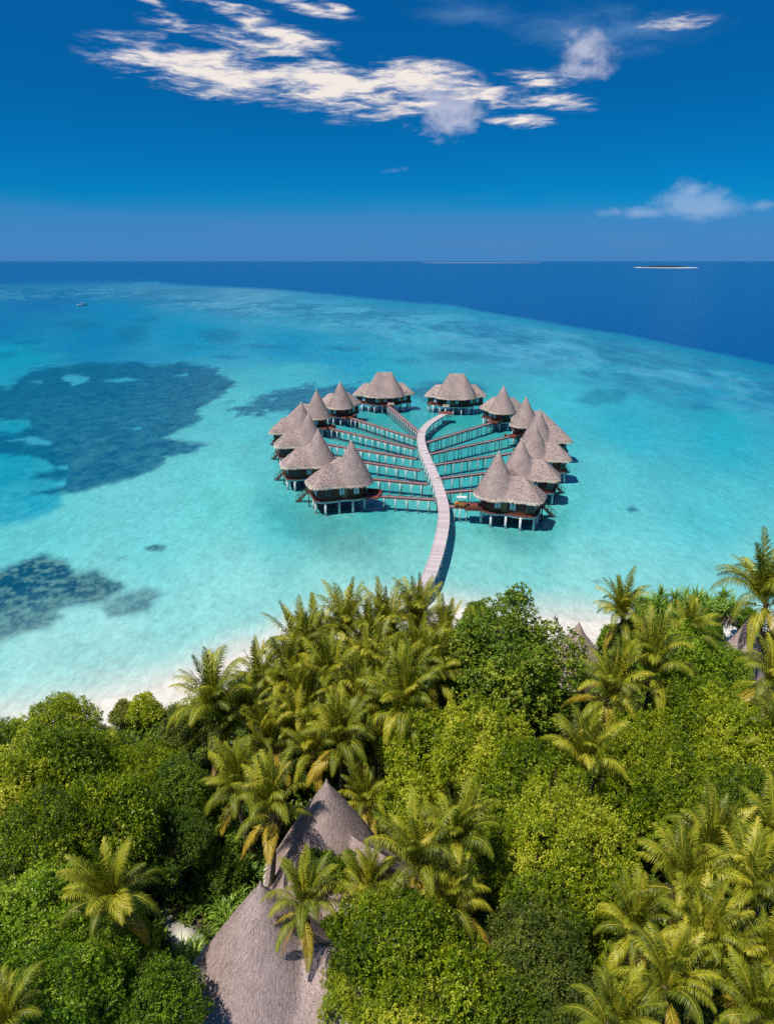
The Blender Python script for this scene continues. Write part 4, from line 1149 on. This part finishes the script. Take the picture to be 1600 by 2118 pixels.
def bush(px, rpx, zc, label, mat='leaf_fresh', tall=1.0):
    p = at(*px, zc); g = gz(p.x, p.y); s = rpx * depth_of(p) / F / BUSH_R
    root = empty('shrub', (p.x, p.y, g), label, 'shrub', BUSH_G)
    rng = random.Random(int(px[0] * 3 + px[1] * 5))
    mb = MB()
    for i in range(5):
        a = 1.256 * i; r = BUSH_R * s * .5
        mb.tube([(0,0,-.2), (r*.4*math.cos(a), r*.4*math.sin(a), (zc-g)*.5), (r*math.cos(a), r*math.sin(a), (zc-g)*1.1)], [.09, .06, .03], 6)
    place('stems', mb.mesh('stems', [M['wood_limb']]), root)
    place('foliage', BUSHES[rng.randrange(3)], root, (0, 0, zc - g), (0, 0, rng.uniform(0, 6.28)), (s, s, s * tall), M[mat])
    return root

# ------------------------------------------------------------------ vegetation: where it stands (pixel of the crown, reach in pixels, height)
T = [
 # left block
 ((120,1515),90,5.6,0,'olive tree at the left of the beach, its tufted top rising above the sand edge'),
 ((30,1555),92,6.0,1,'olive tree at the left edge just below the waterline'),
 ((215,1580),80,5.2,2,'low olive tree between the tufted beach tree and the bare sand'),
 ((388,1512),58,5.0,3,'rounded dusty green tree directly left of the dark tall palm by the sand'),
 ((305,1615),100,6.0,4,'broad olive tree behind the left block, right of its centre'),
 ((130,1620),125,7.0,0,'broad olive tree in the middle of the left block'),
 ((15,1650),110,7.2,2,'olive tree at the left edge halfway up the foliage'),
 ((375,1640),85,6.6,1,'dark tree overhanging the hollow left of the middle hut'),
 ((235,1715),115,7.4,3,'olive tree behind the lone palm of the left block'),
 ((80,1765),130,7.6,4,'large olive tree at the left edge beside the lone palm'),
 ((365,1745),85,6.6,0,'dark tree between the lone left palm and the dark hollow'),
 # centre
 ((860,1545),105,6.6,1,'olive tree right of the droopy palm, at the upper end of the central canopy'),
 ((985,1565),120,6.8,2,'olive tree below the big dark tree'),
 ((850,1650),95,6.8,3,'olive tree directly right of the middle hut peak'),
 ((1090,1640),130,7.4,0,'broad olive tree in the centre right, lower right of the big dark tree'),
 ((1165,1735),130,7.8,4,'broad olive tree at the right centre with the brightest top'),
 ((1060,1780),105,7.0,1,'olive tree with dark underside right of the twin palms'),
 ((1240,1830),105,7.2,2,'olive tree left of the tall right-hand palms'),
 ((1130,1870),90,6.0,3,'shaded olive tree over the dark hollow at right centre'),
 # right
 ((1330,1560),110,6.8,4,'olive tree right of the dark drooping palm'),
 ((1440,1500),105,6.6,1,'olive tree below the pandanus clump'),
 ((1540,1550),110,6.8,0,'olive tree near the right edge, below the tall edge palms'),
 ((1300,1680),105,7.2,3,'olive tree in the right block, above the tall right-hand palms'),
 ((1420,1645),115,7.2,2,'olive tree in the middle of the right block'),
 ((1540,1680),115,7.4,4,'olive tree at the right edge halfway up the foliage'),
 ((1590,1790),95,7.4,1,'olive tree at the right edge behind the tall right-hand palms'),
]
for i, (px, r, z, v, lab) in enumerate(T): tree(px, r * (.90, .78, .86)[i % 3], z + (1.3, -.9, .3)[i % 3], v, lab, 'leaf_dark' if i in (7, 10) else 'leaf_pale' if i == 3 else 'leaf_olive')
T2 = [
 ((85,1905),130,7.6,1,'leaf_fresh','bright green creeper-covered tree near the bottom left edge'),
 ((215,1960),115,7.2,4,'leaf_fresh','bright green tree below the lone palm of the left block'),
 ((150,2070),140,8.2,2,'leaf_fresh','bright green tree in the bottom left corner'),
 ((320,2090),105,6.0,0,'leaf_fresh','bright green tree at the bottom left of the nearest hut'),
 ((1400,1375),100,6.2,3,'leaf_fresh','light green tree behind the right palms, below the pandanus clump'),
 ((1480,1400),75,4.6,0,'leaf_fresh','light green tree left of the steep conical hut'),
 ((1320,1330),60,4.4,1,'leaf_fresh','small light green tree beside the small conical beach hut'),
 ((1505,1392),52,3.6,2,'leaf_fresh','light green tree in front of the steep conical hut'),
 ((1450,1318),52,4.0,1,'leaf_fresh','light green tree at the foot of the pandanus clump'),
 ((820,1955),130,7.4,0,'leaf_olive','sunny olive tree right of the nearest hut'),
 ((930,2040),130,7.6,3,'leaf_olive','sunny olive tree at the bottom centre'),
 ((740,2050),85,6.0,4,'leaf_olive','low olive tree next to the nearest hut, at the bottom'),
 ((1105,1990),120,6.6,2,'leaf_pale','dusty green tree in a hollow at the bottom right of centre'),
 ((1040,2080),105,7.2,1,'leaf_olive','olive tree at the bottom edge right of centre'),
 ((1170,2090),90,6.6,4,'leaf_pale','dusty green tree at the bottom edge left of the corner palms'),
 ((1460,2085),75,6.4,3,'leaf_pale','small dusty green tree between the corner palms at the bottom right'),
 ((850,2110),110,7.4,2,'leaf_olive','olive tree at the bottom edge between the huts and the corner palms'),
 ((1330,2010),85,5.4,0,'leaf_pale','dusty green tree half hidden behind the corner palms'),
]
for i, (px, r, z, v, m, lab) in enumerate(T2): tree(px, r * (.92, .84, .88)[i % 3], z + (.8, -.6, .2)[i % 3], v, lab, m)
# the big dark tree with the upright tip
p = at(1043, 1375, 7.6); g = gz(p.x, p.y); s = 142 * depth_of(p) / F / 6.0
bt = empty('broadleaf_tree', (p.x, p.y, g), 'big dark green tree with an upright leafy tip right of the jetty', 'tree', TREE_G)
place('trunk', LIMBS[1], bt, (0,0,0), (0,0,1.0), (s, s, (7.6 - g) / 5.5)); place('crown', BIGDARK, bt, (0, 0, 7.6 - g), (0, 0, .4), (s, s, s * 1.0))

PALMS = [
 ((452,1480),98,8.5,0,0,'tall dark palm by the bare sand, leftmost of the beach palms'),
 ((540,1435),70,7.5,0,0,'palm between the leftmost dark beach palm and the bright sunlit one'),
 ((628,1372),92,8.5,2,0,'bright sunlit palm standing highest at the left of the beach palms'),
 ((722,1318),82,8.5,1,0,'palm with a wide upright crown against the water left of the jetty'),
 ((808,1325),84,8.0,1,0,'palm immediately left of the jetty end'),
 ((862,1306),80,8.3,0,0,'palm whose fronds cross the foot of the jetty'),
 ((912,1338),72,7.5,1,0,'palm between the jetty foot and the big dark tree'),
 ((690,1425),84,8.0,2,0,'palm behind the bright sunlit palm, in the middle of the palm grove'),
 ((762,1405),84,8.2,1,0,'palm in the middle of the grove below the left jetty palms'),
 ((842,1472),98,9.0,1,2,'palm with brown dead fronds at its heart, left of the big dark tree'),
 ((705,1545),88,8.4,4,0,'palm with yellow drooping fronds just above the middle hut peak'),
 ((462,1530),72,6.5,1,1,'small palm with a dead orange frond left in the grove'),
 ((560,1545),72,6.5,1,1,'small palm with a dead orange frond in the grove above the dark hollow'),
 ((632,1480),80,7.4,1,0,'palm at the heart of the grove, upper left of the droopy palm'),
 ((775,1490),78,7.4,1,0,'palm between the droopy palm and the one with dead fronds'),
 ((565,1690),92,9.6,3,0,'palm with long sunlit fronds hanging left of the middle hut'),
 ((492,1640),80,7.6,1,0,'palm in shade above left of the middle hut'),
 ((757,1668),48,5.6,4,0,'small yellow-fronded palm close behind the right side of the middle hut peak'),
 ((238,1862),100,10.2,2,0,'lone palm rising from the left block of trees'),
 ((628,1885),84,10.0,2,0,'palm standing right of the nearest hut with fronds over its roof'),
 ((868,1800),104,10.0,1,0,'left one of the twin palms right of the middle hut'),
 ((938,1752),104,10.0,2,0,'right one of the twin palms right of the middle hut'),
 ((935,1880),74,8.0,3,0,'low palm in front of the twin palms'),
 ((760,1850),66,6.0,3,0,'yellowish low palm between the two large huts'),
 ((1345,1400),92,9.0,2,0,'palm with sunlit fronds left of the pandanus clump'),
 ((1255,1445),84,8.4,2,0,'palm at the right foot of the big dark tree'),
 ((1205,1590),92,9.0,0,0,'dark drooping palm in a gap between the central and right trees'),
 ((1288,1280),68,8.0,1,0,'palm by the water left of the pandanus clump'),
 ((1582,1252),98,9.6,1,0,'palm at the right edge standing against the water'),
 ((1592,1420),84,8.0,1,0,'palm at the right edge in front of the steep conical hut'),
 ((1592,1540),92,9.0,2,0,'palm at the right edge level with the dark drooping palm'),
 ((1398,1838),112,11.0,2,0,'tall palm left in the right-hand foreground group'),
 ((1535,1880),118,11.0,1,0,'tall palm right in the right-hand foreground group'),
 ((1372,2050),102,10.5,2,1,'palm with orange withered fronds at the bottom right'),
 ((1258,2125),98,10.5,2,0,'palm at the bottom edge left of the foreground palm group'),
 ((1500,2010),100,10.0,1,0,'palm behind the small dusty green tree at the bottom right'),
 ((1592,2010),104,10.0,1,0,'palm in the bottom right corner'),
 ((590,1425),78,7.6,1,0,'palm below the bright sunlit one, at the left of the grove'),
 ((662,1345),76,8.2,1,0,'palm squeezed between the bright sunlit palm and the wide-crowned one'),
 ((772,1352),76,8.0,1,0,'palm behind the left jetty palm, lower crown'),
 ((872,1385),80,7.8,1,0,'palm under the jetty-foot palms, next to the big dark tree'),
 ((812,1425),80,8.0,1,0,'palm above the one with dead fronds, at the right of the grove'),
 ((735,1470),76,7.6,1,0,'palm behind the yellow drooping palm, at the centre of the grove'),
 ((905,1410),70,7.2,1,0,'palm touching the lower left of the big dark tree'),
 ((520,1500),74,7.4,1,0,'palm right of the leftmost dark beach palm, half in shade'),
 ((600,1520),70,6.8,1,0,'palm above the dark hollow at the foot of the grove'),
 ((650,1560),66,6.5,1,0,'low palm just left of the yellow drooping palm'),
 ((1460,1760),98,10.0,1,0,'palm behind the two tall foreground palms'),
 ((1590,1760),104,10.0,1,0,'palm at the right edge above the tall foreground palms'),
 ((1450,1960),100,10.4,2,0,'palm in the thick of the foreground palm group'),
 ((1570,2110),100,10.4,1,0,'palm cut by the bottom right edge'),
 ((1310,1930),84,8.6,1,0,'palm at the left flank of the foreground palm group'),
 ((1420,1330),66,7.0,1,0,'palm just under the pandanus clump'),
 ((985,1340),60,7.0,0,0,'palm half hidden behind the left side of the big dark tree'),
 ((20,2130),60,9.5,1,0,'palm frond tips poking up in the bottom left corner'),
]
for i, (px, r, z, old, dead, lab) in enumerate(PALMS): palm(px, r, z, lab, 200 + i, old, dead)

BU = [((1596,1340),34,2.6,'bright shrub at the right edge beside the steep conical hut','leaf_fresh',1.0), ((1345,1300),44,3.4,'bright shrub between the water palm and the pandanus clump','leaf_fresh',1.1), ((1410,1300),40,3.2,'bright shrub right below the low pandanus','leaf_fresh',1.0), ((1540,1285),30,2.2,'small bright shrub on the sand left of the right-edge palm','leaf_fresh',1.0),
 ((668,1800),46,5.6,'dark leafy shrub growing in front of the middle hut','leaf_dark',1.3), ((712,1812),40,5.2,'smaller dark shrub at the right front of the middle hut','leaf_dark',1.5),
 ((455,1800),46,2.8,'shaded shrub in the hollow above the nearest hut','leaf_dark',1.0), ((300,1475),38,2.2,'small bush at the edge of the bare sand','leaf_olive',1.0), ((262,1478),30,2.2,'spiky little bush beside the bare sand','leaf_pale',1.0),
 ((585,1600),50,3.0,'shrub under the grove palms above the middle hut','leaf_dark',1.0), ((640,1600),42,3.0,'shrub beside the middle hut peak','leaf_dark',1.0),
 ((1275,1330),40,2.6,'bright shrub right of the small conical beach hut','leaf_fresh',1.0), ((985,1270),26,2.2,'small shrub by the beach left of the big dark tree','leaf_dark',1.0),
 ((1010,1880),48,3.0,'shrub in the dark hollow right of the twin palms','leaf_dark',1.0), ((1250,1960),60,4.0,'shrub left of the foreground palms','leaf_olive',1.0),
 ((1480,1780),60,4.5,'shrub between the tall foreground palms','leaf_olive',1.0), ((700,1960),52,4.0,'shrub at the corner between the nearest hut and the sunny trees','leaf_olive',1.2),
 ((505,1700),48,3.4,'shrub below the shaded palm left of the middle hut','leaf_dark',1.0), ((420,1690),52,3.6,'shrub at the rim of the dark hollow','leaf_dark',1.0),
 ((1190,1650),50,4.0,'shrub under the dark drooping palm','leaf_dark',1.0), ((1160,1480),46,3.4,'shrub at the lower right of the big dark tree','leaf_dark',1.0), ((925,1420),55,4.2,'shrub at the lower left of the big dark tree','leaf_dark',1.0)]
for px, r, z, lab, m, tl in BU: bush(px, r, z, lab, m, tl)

# bougainvillea showing mauve among the leaves at the foot of the big dark tree
rng = np.random.RandomState(5)
for px, lab in (((1132,1425),'mauve flowering shrub peeping out at the lower right of the big dark tree'),):
    p = at(*px, 4.0); g = gz(p.x, p.y); root = empty('flowering_shrub', (p.x, p.y, g), lab, 'shrub', BUSH_G)
    place('foliage', BUSHES[1], root, (0, 0, 3.0 - g), (0,0,1), (.7,.7,.9), M['leaf_dark'])
    tp = unit(rng.normal(size=(30, 3))) * np.array([1.1, 1.1, 1.3]) * rng.uniform(.9, 1.15, (30, 1))
    V, q, t = leaf_cloud(rng, tp, unit(tp), 4, .12, .10, np.full(30, .5))
    place('blossoms', mesh_np('blossoms', V, q, mats=[M['blossom']], fattr={'tone': t}), root, (0, 0, 3.0 - g))

# strap-leaved plants: pandanus on the beach, lily clumps by the huts
def strap_plant(px, zc, label, seed, spread, n, L, Wd, nb=34, stem=True, skirt=0, cat='pandanus', name='pandanus'):
    rng = np.random.RandomState(seed); p = at(*px, zc); g = gz(p.x, p.y)
    root = empty(name, (p.x, p.y, g), label, cat, 'strap-leaved plants')
    h = zc - g; spots = []; mb = MB()
    for i in range(n):
        a = 6.283 * i / n + rng.rand(); r = spread * math.sqrt(rng.rand()); z = h * rng.uniform(.72, 1.08) if stem else .05
        spots.append((r * math.cos(a), r * math.sin(a), z, rng.uniform(.8, 1.2)))
        if stem: mb.tube([(0,0,-.2), (.35*r*math.cos(a), .35*r*math.sin(a), h*.45), (r*math.cos(a), r*math.sin(a), z)], [.12, .09, .07], 6)
    if stem: place('trunk', mb.mesh('trunk', [M['trunk']], True), root)
    place('foliage', blade_rosettes('foliage', seed, spots, nb, L, Wd, [M['blade'], M['blade_dead']], skirt), root)
strap_plant((1375,1232), 7.2, 'tallest pandanus of the beach clump, tufted head above the others', 1, 1.3, 10, 1.8, .12, 44, True, 16)
strap_plant((1440,1248), 6.2, 'bushy pandanus in the middle of the beach clump', 2, 2.5, 24, 1.7, .12, 44, True, 10)
strap_plant((1400,1272), 5.4, 'low pandanus at the left of the beach clump', 3, 2.2, 20, 1.7, .12, 44, True, 6)
strap_plant((1490,1250), 6.0, 'pandanus at the right of the beach clump with grey-brown dead leaves hanging', 4, 1.5, 12, 1.7, .12, 36, True, 30)
strap_plant((1325,1252), 5.6, 'slim pandanus by the water palm left of the beach clump', 14, 1.0, 8, 1.6, .11, 40, True, 14)
for k, (px, z, lab, sp, n) in enumerate([((385,2030), 1.4, 'tall lily clump with strap leaves at the left eave of the nearest hut', 1.3, 12), ((340,2075), 1.6, 'lily clump with strap leaves at the bottom left of the nearest hut', 1.3, 12),
     ((480,1890), 1.3, 'lily clump with strap leaves along the upper left side of the nearest hut', 1.3, 12), ((455,1835), 1.3, 'lily clump with strap leaves in the shade above the sand path', 1.4, 12), ((530,1800), 1.3, 'lily clump with strap leaves behind the peak of the nearest hut', 1.2, 10),
     ((395,1985), 1.3, 'lily clump with strap leaves at the edge of the sand path', .8, 6)]):
    strap_plant(px, z, lab, 20 + k, sp, n, 1.3, .075, 36, False, 0, 'lily plant', 'lily_plant')

# low undergrowth over the whole island floor: nobody could count it
rng = np.random.RandomState(9); N_ = 60000
x = rng.uniform(-48, 62, N_); y = rng.uniform(20, 84, N_)
ok = (shore_d(x, y) > 7.5) & (np.abs(x) < y * .75 + 8)
for poly in PATHS: ok &= poly_sd(x, y, [(p.x, p.y) for p in poly]) < -.2
for o in [o for o in col.objects if o.name.split('.')[0] in ('thatched_hut', 'beach_hut')]: ok &= np.hypot(x - o.location.x, y - o.location.y) > (5.5 if o.name[0] == 't' else 2.5)
x, y = x[ok], y[ok]
z = ground_z(x, y) + rng.uniform(.15, 1.0, len(x)) * (.4 + fbm(x * .5, y * .5, 3))
V, q, t = leaf_cloud(rng, np.stack([x, y, z], 1), np.tile([[0, 0, 1.0]], (len(x), 1)), 6, .34, .16, np.full(len(x), .4))
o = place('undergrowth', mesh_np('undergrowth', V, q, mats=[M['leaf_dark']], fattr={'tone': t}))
tag(o, 'low leafy undergrowth covering the ground between the trees', 'undergrowth', kind='stuff')
